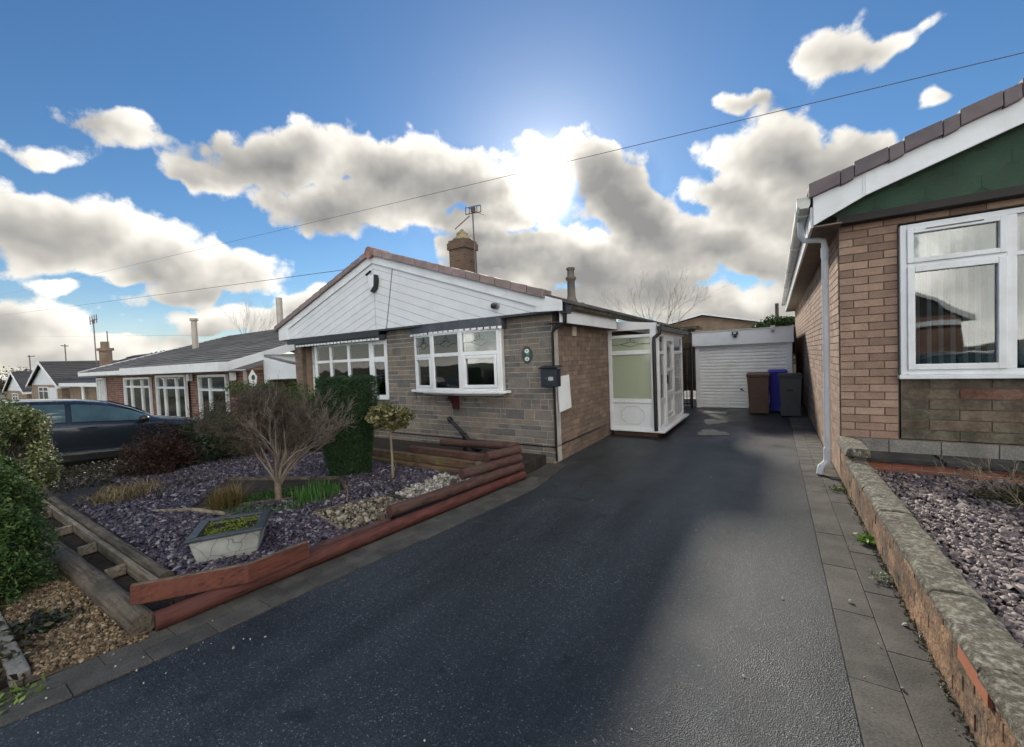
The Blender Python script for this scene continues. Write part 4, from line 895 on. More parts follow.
mb = MB(); mb.box(-0.935, GY-0.205, 2.09, -0.875, GY-0.2, 2.135); mb.build('light_lens', pm('lens', (0.6, 0.6, 0.6), 0.2), G)

def bin_(x, y, w, d, h, col, label, lidcol=None, tilt=0.0):
    b = thing('wheelie_bin', label, 'wheelie bin', (x, y, 0), 'wheelie bins by the garage door')
    m = pm('bin_%s' % label.split()[0], col, 0.45, var=0.12, vs=5, dirt=tuple(c*0.6+0.03 for c in col), dirt_amt=0.5); lm = m if lidcol is None else pm('binlid_%s' % label.split()[0], lidcol, 0.45)
    mb = MB(); q = 0.80
    def ring(s, z, dy=0): return [(x-w/2*s, y-d/2*s+dy, z), (x+w/2*s, y-d/2*s+dy, z), (x+w/2*s, y+d/2*s+dy, z), (x-w/2*s, y+d/2*s+dy, z)]
    mb.hexa(ring(q, 0.05)+ring(0.96, h*0.90)); mb.hexa(ring(1.0, h*0.88)+ring(1.03, h*0.93)); bd = mb.build('body', m, b, bevel=0.015, seg=2)
    mb = MB(); mb.box(x-w*0.42, y-d*0.40, 0.04, x+w*0.42, y-d*0.36, 0.30); mb.box(x-w*0.33, y-d*0.465, h*0.42, x+w*0.33, y-d*0.44, h*0.44); mb.build('front_rib', m, bd)
    mb = MB(); v = ring(1.06, h*0.935)+ring(0.96, h*0.99); mb.hexa(v); mb.box(x-w*0.45, y+d*0.5, h*0.93, x+w*0.45, y+d*0.62, h*0.97); mb.build('lid', lm, b, bevel=0.02, seg=2)
    for s_ in (-1, 1):
        mb = MB(); mb.tube([(x+s_*w*0.36, y+d*0.42, 0.10), (x+s_*w*0.46, y+d*0.42, 0.10)], 0.10, 14); mb.build('wheel', black, b)
    return b
b1 = bin_(-0.345, 12.05, 0.50, 0.55, 1.06, (0.095, 0.05, 0.036), 'brown wheelie bin in front of the white garage door')
b2 = bin_(0.065, 12.55, 0.42, 0.50, 1.10, (0.012, 0.014, 0.36), 'blue wheelie bin half hidden between the brown and grey bins')
b3 = bin_(0.31, 11.75, 0.47, 0.55, 1.04, (0.055, 0.065, 0.072), 'dark grey wheelie bin with black lid beside the brick side wall', (0.012, 0.013, 0.015))
mb = MB(); mb.box(-0.36, 11.79, 0.66, -0.33, 11.80, 0.68); mb.build('emblem', pm('bin_mark_dark', (0.03, 0.015, 0.01), 0.5), b1)
mb = MB()
mb.box(0.24, 11.492, 0.62, 0.37, 11.50, 0.67)
mb.build('emblem', pm('bin_mark_pale', (0.02, 0.025, 0.03), 0.5), b3)
# drain cover
dc = thing('drain_cover', 'rectangular grey metal drain cover set in the yard before the garage', 'drain cover', (-1.33, 11.9, 0))
mb = MB(); mb.box(-1.62, 11.72, -0.03, -1.05, 12.1, 0.012); mb.build('frame', pm('galvanised', (0.22, 0.23, 0.24), 0.45, metal=0.3, var=0.2, bump=0.3), dc, bevel=0.003)
mb = MB(); mb.box(-1.59, 11.75, 0.012, -1.08, 12.07, 0.018); mb.build('plate', pm('galvanised_plate', (0.30, 0.31, 0.32), 0.4, metal=0.2, var=0.2, bump=0.3, bs=90), dc)

# gate between porch and garage
gt = thing('iron_gate', 'black wrought iron gate between the porch and the garage', 'gate', (-2.3, 12.6, 0))
mb = MB(); ga, gb, gyy = -2.62, -2.03, 12.7
for z in (0.12, 0.95, 1.7): mb.box(ga, gyy-0.015, z, gb, gyy+0.015, z+0.035)
mb.build('rails', black, gt)
mb = MB()
for k in range(7): mb.tube([(ga+0.04+k*(gb-ga-0.08)/6, gyy, 0.08), (ga+0.04+k*(gb-ga-0.08)/6, gyy, 1.82)], 0.010, 6)
mb.build('bars', black, gt)
for x in (ga-0.02, gb+0.01):
    mb = MB(); mb.box(x-0.03, gyy-0.03, 0, x+0.03, gyy+0.03, 1.9); mb.build('post', black, gt)
fn = thing('wooden_fence', 'dark weathered board fence behind the iron gate', 'fence', (-4.5, 14.7, 0))
dkw = pm('dark_fence_board', None, 0.9, island=[(0.05,0.042,0.03),(0.065,0.055,0.04),(0.04,0.035,0.026)], var=0.3, bump=0.5)
mb = MB(); x = -7.0
while x < -2.0: mb.box(x, 15.8+random.uniform(-.006, .006), 0.25 if x > -3.4 else 0, x+0.12, 15.82, 2.08+random.uniform(-.02, .02)); x += 0.128
mb.build('boards', dkw, fn)
mb = MB(); mb.box(-7, 15.75, 1.9, -2.0, 15.79, 2.0); mb.box(-7, 15.75, 0.5, -2, 15.79, 0.6); mb.build('rails', dkw, fn)
shed = thing('stone_outbuilding', 'low rubble stone outbuilding wall with mossy roof edge behind the porch', 'outbuilding', (-2.6, 13.6, 0))
lay_wall('wall', shed, (-2.75, 13.55), 'x', 0.72, 1.55, 0.80, [stone_d, mortar_b], 'stone', face=-1, seed=33, relief=0.01)
mb = MB(); mb.box(-2.85, 13.4, 2.34, -1.9, 14.2, 2.42); mb.build('roof_edge', mossy, shed)
sheet('rear_garden_patch', [(-4, 13.2), (-2.03, 13.2), (-2.03, 15.7), (-4, 15.7)], 0.004, pm('pale_slabs', (0.45, 0.44, 0.40), 0.6, var=0.2), kind='structure')

# ================================================================== generic gable house for the distance
def roof_rows(mb, A_, B_, up, rows, t=0.035, over=0.03):
    """tile courses from eave edge A_-B_ going up by vector 'up'"""
    A_, B_, up = Vector(A_), Vector(B_), Vector(up); n = (B_-A_).cross(up).normalized()
    if n.z < 0: n = -n
    for k in range(rows):
        a = A_+up*(k/rows); b = B_+up*(k/rows); c = B_+up*((k+1)/rows); d = A_+up*((k+1)/rows)
        lo = n*t
        mb.add([a, b, b+lo, a+lo, c+n*0.005, d+n*0.005], [(0, 1, 2, 3), (3, 2, 4, 5)], 0)
def gable_house(name, label, x0, x1, y0, y1, zg, ze, zr, wall, tiles, clad=None, wins=(), chim=None, group=None, ridge='y', doors=(), rows=14, barge=white, bt=0.20):
    h = thing(name, label, 'bungalow' if 'bungalow' in name else 'house', ((x0+x1)/2, y0, zg), group)
    mb = MB(); mb.box(x0, y0, zg-0.5, x1, y1, ze-0.02); mb.build('wall', wall, h)
    xm = (x0+x1)/2; o = 0.3; s = (zr-ze)/((x1-x0)/2)
    mb = MB(); mb.prism([(x0, y0, ze-0.02), (x1, y0, ze-0.02), (xm, y0, zr-0.12)], (0, y1-y0, 0)); mb.build('gable', clad or wall, h)
    mb = MB()
    roof_rows(mb, (x0-o, y0-0.25, ze-o*s), (x0-o, y1+0.25, ze-o*s), (xm-x0+o, 0, zr-ze+o*s), rows)
    roof_rows(mb, (x1+o, y0-0.25, ze-o*s), (x1+o, y1+0.25, ze-o*s), (xm-x1-o, 0, zr-ze+o*s), rows)
    r_ = mb.build('roof', tiles, h)
    for sgn, xe in ((-1, x0-o), (1, x1+o)):
        for yy in (y0-0.28, y1+0.25):
            mb = MB(); mb.prism([(xe, yy, ze-o*s+0.03), (xm, yy, zr+0.03), (xm, yy, zr-bt), (xe, yy, ze-o*s+0.02-bt)], (0, 0.03, 0)); mb.build('bargeboard', barge, h)
        mb = MB(); mb.box(xe-0.02, y0-0.25, ze-o*s-0.16, xe+0.02, y1+0.25, ze-o*s+0.03); mb.build('fascia', barge, h)
    for (u0, u1, z0, z1) in wins:
        w = Win((u0, y0-0.02), (u1, y0-0.02)); mb = MB(); w.ring(mb, 0, w.W, z0, z1, 0.07); w.bar(mb, w.W/2-0.03, w.W/2+0.03, z0+.07, z1-.07); w.bar(mb, .07, w.W-.07, z0+(z1-z0)*0.7, z0+(z1-z0)*0.7+.05, -0.028, 0.033)
        q = mb.build('window', white, h); w.pane('pane', 0.07, w.W-0.07, z0+0.07, z1-0.07, q, pane_dark)
    for (u0, u1, z0, z1) in doors:
        mb = MB(); mb.box(u0, y0-0.05, z0, u1, y0-0.002, z1); mb.build('door', white2, h)
    if chim:
        cx, cy, w_, z0, z1 = chim; mb = MB(); mb.box(cx-w_/2, cy-w_/2, z0, cx+w_/2, cy+w_/2, z1-0.15); mb.box(cx-w_/2-.04, cy-w_/2-.04, z1-0.15, cx+w_/2+.04, cy+w_/2+.04, z1); c = mb.build('chimney', brickB, r_)
    return h, r_
pane_dark = pm('dark_pane', (0.03, 0.035, 0.04), 0.08, var=0, spec=0.8)
# behind the garage
gable_house('brick_house', 'brick gable end with white bargeboards rising behind the garage roof', -8.3, 1.4, 26, 36, 0, 2.75, 3.85, brickB, tile_d, bt=0.07)
# far left along the street
hA, rA = gable_house('clad_gable_bungalow', 'white gabled bungalow with dark roof beyond the parked car, nearer of the far two', -53.6, -42.9, 7.0, 30.0, -1.0, 1.12, 2.95, brickB, tile_d, clad=white2, wins=[(-50.5, -47.0, -0.3, 0.95)], doors=[(-46.6, -44.2, -1, 0.9)])
hB, rB = gable_house('clad_gable_bungalow', 'bungalow with white clad gable at the far left end of the row', -66.2, -55.8, 7.0, 24.0, -1.4, 0.55, 2.40, brickB, tile_d, clad=white2, wins=[(-63, -60, -0.8, 0.3)])

# ================================================================== LEFT BUNGALOW
LY = 5.5
LB = thing('red_brick_bungalow', 'red brick bungalow with grey tiled roof and white windows behind the parked car', 'bungalow', (-20, LY, -0.3))
ex0, ex1 = -27.6, -12.45
mb = MB(); mb.box(-27.0, LY+0.12, -0.6, -12.62, 14.0, 1.60); mb.build('wall', brickA, LB)
lay_wall('front_wall', LB, (-27.0, LY+0.05), 'x', 14.4, -0.3, 1.9, [pm('red_brown_brick', None, 0.9, island=[(0.20,0.095,0.065),(0.15,0.075,0.055),(0.24,0.12,0.08),(0.17,0.08,0.06)], var=0.15), mortar_g], 'brick', ch=0.085, bl=0.25, face=-1, seed=41, gap=0.010)
sl_ = 0.30; zev = 1.80
mb = MB(); roof_rows(mb, (ex0, LY-0.40, zev), (ex1, LY-0.40, zev), (0, 6.6, 6.6*sl_), 22, 0.03); roof_rows(mb, (ex0, LY+12.8, zev), (ex1, LY+12.8, zev), (0, -6.6, 6.6*sl_), 22, 0.03)
lr = mb.build('roof', tile_g, LB)
mb = MB(); mb.prism([(-12.62, LY+0.1, 1.6), (-12.62, LY+12.3, 1.6), (-12.62, LY+6.2, zev+6.2*sl_-0.05)], (0.11, 0, 0)); mb.build('gable_end', brickA, LB)
mb = MB(); mb.box(ex0, LY-0.44, 1.64, -20.5, LY-0.41, 1.80); mb.box(-20.5, LY-0.66, 1.61, ex1+0.1, LY-0.41, 1.86); mb.build('fascia', white, LB, bevel=0.004)
mb = MB(); mb.box(ex0, LY-0.41, 1.62, ex1, LY+0.05, 1.64); mb.build('soffit', offwhite, LB)
mb = MB(); mb.prism([(ex1, LY-0.42, zev+0.05), (ex1, LY+6.2, zev+6.62*sl_+0.05), (ex1, LY+6.2, zev+6.62*sl_-0.17), (ex1, LY-0.42, zev-0.19)], (0.03, 0, 0)); mb.build('bargeboard', white, LB)
mb = MB(); mb.prism([(ex0, LY-0.42, zev+0.05), (ex0, LY+6.2, zev+6.62*sl_+0.05), (ex0, LY+6.2, zev+6.62*sl_-0.17), (ex0, LY-0.42, zev-0.19)], (-0.03, 0, 0)); mb.build('bargeboard', white, LB)
def lwin(xa, xb, z0, z1, mull, trans=None, name='window', motifs=False, o=0.0):
    w = Win((xa, LY-0.0-o), (xb, LY-0.0-o)); mb = MB(); w.ring(mb, 0, w.W, z0, z1, 0.075, -0.03, 0.05)
    for m_ in mull: w.bar(mb, m_-0.04, m_+0.04, z0+.1, z1-.1, -0.03, 0.048)
    if trans: w.bar(mb, 0.1, w.W-0.1, trans, trans+0.07, -0.03, 0.044)
    q = mb.build(name, white, LB); 
    for a, b_ in zip([0.1]+mull, mull+[w.W-0.1]): w.pane('pane', a, b_, z0+0.1, z1-0.1, q, glass)
    mb = MB(); w.bar(mb, 0, w.W, z0, z1, -0.05, -0.045); mb.build('room_interior', room, q)
    return w, q
lwin(-26.6, -25.4, 0.1, 1.52, [0.4, 0.8]); lwin(-22.7, -19.7, -0.05, 1.50, [0.9, 2.1], 1.10)
wd, qd = lwin(-18.9, -16.25, -0.25, 1.55, [0.8, 1.85], 1.08, 'french_door', o=0.05)
lwin(-15.4, -13.45, -0.05, 1.52, [0.8], 1.02)
for xx in (-15.95, -12.95):
    mb = MB(); mb.box(xx-0.09, LY-0.12, 1.34, xx+0.09, LY-0.02, 1.56); mb.build('alarm_box', white, LB)
mb = MB(); mb.prism([(-12.46, 5.62, 1.42), (-12.46, 5.72, 1.62), (-12.46, 5.83, 1.42), (-12.46, 5.79, 1.14), (-12.46, 5.65, 1.14)], (-0.05+0.1, 0, 0)); pq = mb.build('wall_plaque', white, LB, label='white wall plaque with green centre')
mb = MB(); oval((-12.405, 5.72, 1.40), 'x', 0.045, 0.075, 0.01, 0, mb); mb.build('plaque_centre', pm('plaque_green2', (0.03, 0.12, 0.06), 0.5), pq)
mb = MB(); mb.tube([(-23.4, 8.3, 2.4), (-23.4, 8.3, 4.1)], 0.13, 10); mb.tube([(-23.4, 8.3, 4.1), (-23.4, 8.3, 4.2)], 0.18, 10); mb.build('flue', pm('cream_flue', (0.42, 0.38, 0.33), 0.7), lr)
mb = MB(); mb.tube([(-20.6, 10.9, 3.2), (-20.6, 10.9, 5.15)], 0.15, 10); mb.build('flue', pm('pale_flue', (0.40, 0.37, 0.34), 0.7), lr)
# side garage canopy (white panel with arched opening) between the bungalows
cb = thing('side_canopy', 'white side canopy with arched opening and felt roof against the red brick bungalow', 'canopy', (-11.6, 6.3, 0))
ca = [(-12.50, 6.05), (-10.35, 6.05)]
wc = Win(*ca); mb = MB()
arch = [wc.pt(0, -0.3), wc.pt(0.10, -0.3), wc.pt(0.10, 1.0), wc.pt(0.16, 1.22), wc.pt(0.30, 1.32), wc.pt(wc.W-0.3, 1.34), wc.pt(wc.W-0.1, 1.2), wc.pt(wc.W-0.1, -0.3), wc.pt(wc.W, -0.3), wc.pt(wc.W, 1.62), wc.pt(0.02, 1.98)]
mb.prism(arch, (0, 0.05, 0)); mb.build('front_panel', white2, cb)
mb = MB(); mb.prism([wc.pt(0, 2.0), wc.pt(wc.W, 1.64), wc.pt(wc.W, 1.70), wc.pt(0, 2.06)], (0, 3.5, 0)); mb.build('roof', pm('grey_felt', (0.16, 0.17, 0.16), 0.9, var=0.3), cb)
mb = MB(); mb.box(-12.4, 9.7, -0.4, -10.5, 9.8, 1.7); mb.build('rear_wall', brickA, cb)

# chimney and aerials of the far row
mb = MB(); mb.box(-43.6, 9.2, 1.8, -42.9, 9.8, 3.55); mb.box(-43.7, 9.1, 3.55, -42.8, 9.9, 3.75); mb.tube([(-43.25, 9.5, 3.75), (-43.25, 9.5, 4.25)], 0.26, 10)
mb.build('chimney', brickB, rA)
# the roof the chimney stands on: side roof of the nearer bungalow
mb = MB(); roof_rows(mb, (-42.4, 6.9, 1.25), (-27.8, 6.9, 1.25), (0, 4.0, 1.9), 9, 0.06); mb.build('side_roof', tile_d, hA)
mb = MB(); mb.box(-42.3, 7.3, -1.4, -28, 7.6, 1.2); mb.build('side_wall', brickB, hA)
mb = MB(); mb.box(-42.4, 6.8, 1.0, -27.8, 6.88, 1.24); mb.tube([(-37.6, 7.1, 1.1), (-37.6, 7.1, -1.4)], 0.10, 6); mb.build('side_fascia', white, hA)
mb = MB()
for (x, y, z0, z1) in ((-44.9, 9.3, 2.4, 6.1),):
    mb.tube([(x, y, z0), (x, y, z1)], 0.04, 5)
    for k in range(4): mb.tube([(x-0.9+0.6*k, y, z1-0.35), (x-0.9+0.6*k, y, z1+0.3)], 0.03, 4)
    mb.tube([(x-1.0, y, z1-0.08), (x+1.1, y, z1-0.08)], 0.03, 4)
mb.build('aerial', al, hA)
mb = MB(); mb.tube([(-48.0, 8.2, 2.6), (-48.0, 8.2, 4.3)], 0.04, 5); mb.tube([(-49.3, 8.2, 4.25), (-47.0, 8.2, 4.1)], 0.035, 4); mb.tube([(-42.5, 9.5, 2.4), (-42.5, 9.5, 5.0)], 0.035, 4); mb.build('aerial', al, rA)
mb = MB(); mb.tube([(-62.5, 8.2, 2.0), (-62.5, 8.2, 4.0)], 0.05, 5); mb.tube([(-63.5, 8.2, 3.9), (-60.0, 8.2, 3.8)], 0.04, 4); mb.build('aerial', al, rB)

# houses across the street (behind the camera: the windows mirror them)
ob, _r = gable_house('opposite_bungalow', 'dark roofed brick bungalow with white fascia across the street', -5.0, 6.9, -23, -13, 0, 2.9, 6.9, brickA, tile_d, clad=tile_d)
mb = MB(); mb.box(-2.6, -12.98, 0.9, 1.2, -12.9, 2.2); mb.box(2.6, -12.98, 1.2, 5.2, -12.9, 2.2); mb.box(-3.2, -12.98, 2.35, 6.8, -12.7, 2.6); mb.build('front_joinery', white, ob)
# ================================================================== CAR
def car():
    c = thing('parked_car', 'dark blue car with chrome sill strip parked on the drive next door', 'car', (-11.9, 2.6, -0.13))
    paint = pm('navy_paint', (0.022, 0.032, 0.048), 0.25, metal=0.4, var=0.06, coat=0.7, dirt=(0.05, 0.05, 0.05), dirt_amt=0.2)
    chrome = pm('chrome_strip', (0.7, 0.72, 0.74), 0.18, metal=0.9, var=0.05)
    M = Matrix.Translation((-11.90, 2.12, -0.13)) @ Matrix.Rotation(R(-4.0), 4, 'X') @ Matrix.Diagonal((1, 1, 0.9, 1))
    # stations along y (front is +y): y, belt z, top z, belt half width, roof half width
    S = [(-2.30, 0.70, 0.72, 0.70, 0.62), (-2.22, 0.92, 1.00, 0.80, 0.66), (-1.95, 0.98, 1.28, 0.86, 0.62), (-1.5, 0.98, 1.40, 0.89, 0.64), (-0.9, 0.96, 1.44, 0.90, 0.66), (-0.2, 0.95, 1.44, 0.90, 0.67),
         (0.25, 0.94, 1.38, 0.90, 0.65), (0.60, 0.935, 1.24, 0.90, 0.66), (0.95, 0.93, 1.03, 0.89, 0.72), (1.15, 0.91, 0.955, 0.88, 0.74), (1.6, 0.86, 0.92, 0.86, 0.70), (2.0, 0.76, 0.83, 0.80, 0.62), (2.22, 0.60, 0.66, 0.68, 0.50)]
    def section(st):
        y, zb, zt, wb, wt = st; low = 0.24 if -2.2 < y < 2.1 else 0.32
        h = [(wb*0.80, low-0.04), (wb*0.95, low), (wb*0.985, low+0.12), (wb*1.0, (low+zb)/2+0.05), (wb*0.985, zb-0.05), (wb*0.95, zb), (wt+(wb*0.95-wt)*0.35, zb+(zt-zb)*0.66), (wt, zt-0.035), (wt*0.8, zt), (0, zt+0.02)]
        return [(x, y, z) for x, z in h]+[(-x, y, z) for x, z in reversed(h[:-1])]
    secs = [section(s) for s in S]; m = len(secs[0]); mb = MB(); mb.M = M
    vs = [p for s in secs for p in s]
    fs = [(i*m+k, i*m+k+1, (i+1)*m+k+1, (i+1)*m+k) for i in range(len(S)-1) for k in range(m-1)]+[(i*m+m-1, i*m, (i+1)*m, (i+1)*m+m-1) for i in range(len(S)-1)]
    fs += [tuple(range(m)), tuple(reversed(range((len(S)-1)*m, len(S)*m)))]
    mb.add(vs, fs, 0, True); body = mb.build('body', paint, c)
    ss = body.modifiers.new('sub', 'SUBSURF'); ss.levels = 2; ss.render_levels = 2
    # windows: panels on the body side between belt and roof
    def sp(y, t, o=0.008, sg=1):
        ys = [s[0] for s in S]; i = max(0, min(len(S)-2, next((j for j in range(len(S)-1) if ys[j+1] >= y), len(S)-2))); q = (y-ys[i])/(ys[i+1]-ys[i])
        zb, zt, wb, wt = [S[i][k]+(S[i+1][k]-S[i][k])*q for k in (1, 2, 3, 4)]
        return (sg*(wb*0.95+(wt-wb*0.95)*t+o+0.004+0.02*math.sin(math.pi*t)), y, zb+(zt-0.035-zb)*t)
    for sg in (1, -1):
        for ya, yb, tb, nm in ((-1.98, -1.30, 0.80, 'quarter_window'), (-1.24, -0.36, 0.86, 'rear_window'), (-0.28, 0.84, 0.86, 'front_window')):
            mb = MB(); mb.M = M; n = 10; V = []
            for k in range(n+1):
                y = ya+(yb-ya)*k/n; t1 = tb
                if nm == 'front_window' and y > 0.15: t1 = tb
                for j in range(4): V.append(sp(y, 0.06+(t1-0.06)*j/3, 0.012, sg))
            mb.add(V, [(4*k+j, 4*(k+1)+j, 4*(k+1)+j+1, 4*k+j+1) for k in range(n) for j in range(3)], 0, True)
            mb.build(nm, car_glass, c)
        mb = MB(); mb.M = M; mb.blob((sg*1.01, 0.72, 0.99), (0.12, 0.085, 0.075), 14, noise=0); mb.tube([(sg*0.86, 0.78, 0.93), (sg*1.0, 0.74, 0.96)], 0.03, 6); mb.build('mirror', black, c)
        mb = MB(); mb.M = M; mb.tube([(sg*0.915, -0.20, 0.845), (sg*0.93, -0.14, 0.85), (sg*0.93, 0.0, 0.85), (sg*0.915, 0.05, 0.845)], 0.014, 6); mb.build('door_handle', paint, c)
        mb = MB(); mb.M = M; mb.box(sg*0.885, -1.25, 0.30, sg*0.915, 1.0, 0.345); mb.build('sill_strip', chrome, c)
        mb = MB(); mb.M = M; mb.box(sg*0.86, -1.25, 0.17, sg*0.905, 1.0, 0.298); mb.build('sill', black, c)
        mb = MB(); mb.M = M; pts = [sp(y, 1.0, 0.0, sg) for y in (-2.0, -1.5, -0.9, -0.2, 0.25, 0.6, 0.95)]; mb.tube([(p[0]+sg*.004, p[1], p[2]+0.012) for p in pts], 0.014, 6); mb.build('roof_rail', chrome, c)
        for yy in (-1.42, 1.38):
            mb = MB(); mb.M = M
            mb.tube([(sg*0.70, yy, 0.32), (sg*0.90, yy, 0.32)], 0.32, 24); wh = mb.build('wheel', black, c)
            mb = MB(); mb.M = M; mb.tube([(sg*0.89, yy, 0.32), (sg*0.915, yy, 0.32)], 0.21, 20); mb.build('rim', chrome, wh)
        mb = MB(); mb.M = M; mb.blob((sg*0.62, 2.10, 0.68), (0.16, 0.10, 0.07), 10, noise=0); mb.build('headlight', pm('headlight_lens', (0.7, 0.72, 0.74), 0.08, spec=0.8), c)
    mb = MB(); mb.M = M; V = []
    for y, z, w in ((0.30, 1.385, 0.60), (0.62, 1.255, 0.63), (0.92, 1.075, 0.67)): V += [(-w, y, z), (w, y, z)]
    mb.add(V, [(0, 1, 3, 2), (2, 3, 5, 4)], 0, True); mb.build('windscreen', car_glass, c)
    mb = MB(); mb.M = M; mb.box(-0.26, 2.235, 0.40, 0.26, 2.25, 0.50); mb.build('number_plate_blank', white2, c)
    return c
car_glass = pm('tinted_car_glass', (0.055, 0.095, 0.10), 0.03, var=0.3, vs=3, spec=1.0, coat=1.0)
pc = car()
def copy_tree(o, parent=None, depth=0):
    c = o.copy(); COL.objects.link(c); c.parent = parent
    for ch in list(o.children): copy_tree(ch, c, depth+1)
    return c
c2 = copy_tree(pc); c2.location = (3.6, -5.2, 0); c2.rotation_euler = (0, 0, R(82)); c2['label'] = 'second dark car parked by the kerb across from the right bungalow'

# ================================================================== FRONT GARDEN
GZ = 0.07
sheet('garden_bed', [(-9.0, 1.08), (-3.72, 1.08), (-3.30, 1.10), (-2.98, 4.20), (-9.0, 4.20)], GZ, slate_base, thick=0.12, kind='structure')
sheet('terrace_soil', [(-9.4, 4.26), (-3.0, 4.26), (-2.98, 5.5), (-9.4, 5.5)], 0.12, soil, thick=0.2, kind='structure')
sheet('border_soil', [(-9.2, -3), (-3.45, -3), (-3.45, 0.30), (-9.2, 0.30)], 0.02, soil, thick=0.1, kind='structure')
bed1 = [(-5.35, 1.72), (-4.33, 2.95), (-4.95, 3.30), (-6.45, 2.55)]
wgp = [(-3.70, 3.12), (-3.72, 3.97), (-3.20, 3.97), (-3.24, 3.12)]
dgp = [(-4.0, 2.38), (-3.72, 3.05), (-3.25, 3.05), (-3.33, 2.25)]
sl_poly = [(-8.2, 1.2), (-3.75, 1.14), (-3.38, 1.3), (-3.10, 4.15), (-8.2, 4.15)]
p = scatter(sl_poly, 3300, GZ+0.006, 0.03)
for q in (bed1, wgp, dgp): p = p[~in_poly(p, q)]
dens = np.clip(1.25-(-p[:, 0]-3.5)/9, 0.35, 1); p = p[rng.random(len(p)) < dens]
edge = (p[:, 0] < -6.4+0.5*rng.normal(size=len(p))) & (p[:, 1] < 1.75); p = p[~edge]
p[:, 2] += 0.012*np.sin(p[:, 0]*5+1)*np.sin(p[:, 1]*6); nn_ = np.sin(p[:, 0]*3.1+np.sin(p[:, 1]*4.3)*2)*np.sin(p[:, 1]*3.7+1); p = p[(nn_ < 0.80) | (rng.random(len(p)) < 0.45)]
chips('slate_chippings', p, 0.023, slate, thick=0.3, tilt=0.5, kind='stuff', label='plum coloured slate chippings covering the front garden bed', cat='slate chippings')
p = scatter(wgp, 2600, GZ+0.02, 0.05); chips('white_gravel', p, 0.026, wgravel, thick=0.7, tilt=1, aspect=1.15, kind='stuff', label='pale white gravel heaped between the timber edging', cat='gravel')
p = scatter(dgp, 1900, GZ+0.0, 0.05); chips('mixed_gravel', p, 0.025, dgravel, thick=0.7, tilt=1, aspect=1.2, kind='stuff', label='dirty tan gravel patch in the corner of the slate bed', cat='gravel')
sheet('shrub_bed', [(x*0.985-0.07, y) for x, y in bed1], GZ+0.015, pm('bed_soil', (0.045, 0.033, 0.024), 1.0, var=0.4, vs=9, fine=0.4, bump=1.0, bs=40, bd=0.03), kind='structure')
sheet('gravel_path', [(-8.5, 0.30), (-3.31, 0.30), (-3.21, 0.84), (-8.5, 0.76)], 0.012, pm('gravel_underlay', (0.10, 0.075, 0.05), 0.95, var=0.4, vs=30, bump=0.8, bs=60), kind='structure')
p = scatter([(-5.6, 0.38), (-3.33, 0.38), (-3.20, 0.80), (-5.6, 0.74)], 9500, 0.012, 0.016); p2 = scatter([(-8.2, 0.40), (-5.6, 0.40), (-5.6, 0.72), (-8.2, 0.72)], 1500, 0.012, 0.015)
chips('path_gravel', np.concatenate([p, p2]), 0.0125, gravel, thick=0.7, tilt=1, aspect=1.3, kind='stuff', label='loose brown gravel on the narrow side path', cat='gravel')
P_ = scatter([(-9.9, 0.9), (-7.9, 1.2), (-7.8, 4.2), (-9.9, 4.8)], 1900, -0.02, 0.16)
leaves('ground_cover', P_, 0.022, leaf_mat('dark_cover', [(0.012, 0.014, 0.008), (0.03, 0.03, 0.015), (0.05, 0.045, 0.025)]), aspect=2.0, label='dark matted ground cover between the slate bed and the parked car', cat='ground cover', kind='stuff')
# scattered loose stones on the pavers
pp = np.concatenate([scatter([(-3.3, 0.2), (-2.5, 0.2), (-2.5, 1.2), (-3.2, 1.2)], 40, 0.018, 0.004), scatter([(-2.5, -1), (0.2, -1), (0.2, 6), (-2.5, 6)], 1.3, 0.004, 0.002), scatter([(0.3, 1), (0.64, 1), (0.64, 6), (0.3, 6)], 14, 0.02, 0.003)])
chips('loose_stones', pp, 0.009, wgravel, thick=0.6, tilt=0.5, aspect=1.2, kind='stuff', label='small pale stones scattered over the driveway and pavers', cat='loose stones')

def log(name, a, b, r, mats, label, cat, group=None, seg=10, n=12, capmat=True):
    a, b = Vector(a), Vector(b); mb = MB(); pts = []; rs = []
    for i in range(seg+1):
        t = i/seg; q = a.lerp(b, t); q += Vector((random.uniform(-1, 1), random.uniform(-1, 1), random.uniform(-1, 1)))*r*0.05; pts.append(q); rs.append(r*random.uniform(0.95, 1.04))
    o = a.lerp(b, 0.5); mb.tube(pts, rs, n)
    return mb.build(name, mats, bevel=0.006, label=label, cat=cat, group=group, origin=(a.x, a.y, a.z-r))
lg = 'stacked red stained logs edging the raised bed'
log('edging_log', (-3.262, 0.85, 0.062), (-2.86, 4.62, 0.062), 0.058, logred, 'long bright red bottom log edging the paving strip', 'log', lg)
log('edging_log', (-3.175, 2.62, 0.175), (-2.88, 4.61, 0.175), 0.060, logm, 'second log up, starting beside the white gravel patch', 'log', lg)
log('edging_log', (-3.09, 3.62, 0.290), (-2.90, 4.60, 0.290), 0.060, logm, 'third log up in the stepped log stack', 'log', lg)
log('edging_log', (-3.06, 4.08, 0.400), (-2.91, 4.62, 0.400), 0.058, logm, 'short topmost log of the stack at the terrace corner', 'log', lg)
log('inner_log', (-3.42, 1.0, 0.05), (-3.22, 2.65, 0.06), 0.045, logm, 'dark red log lying behind the long bottom log', 'log')
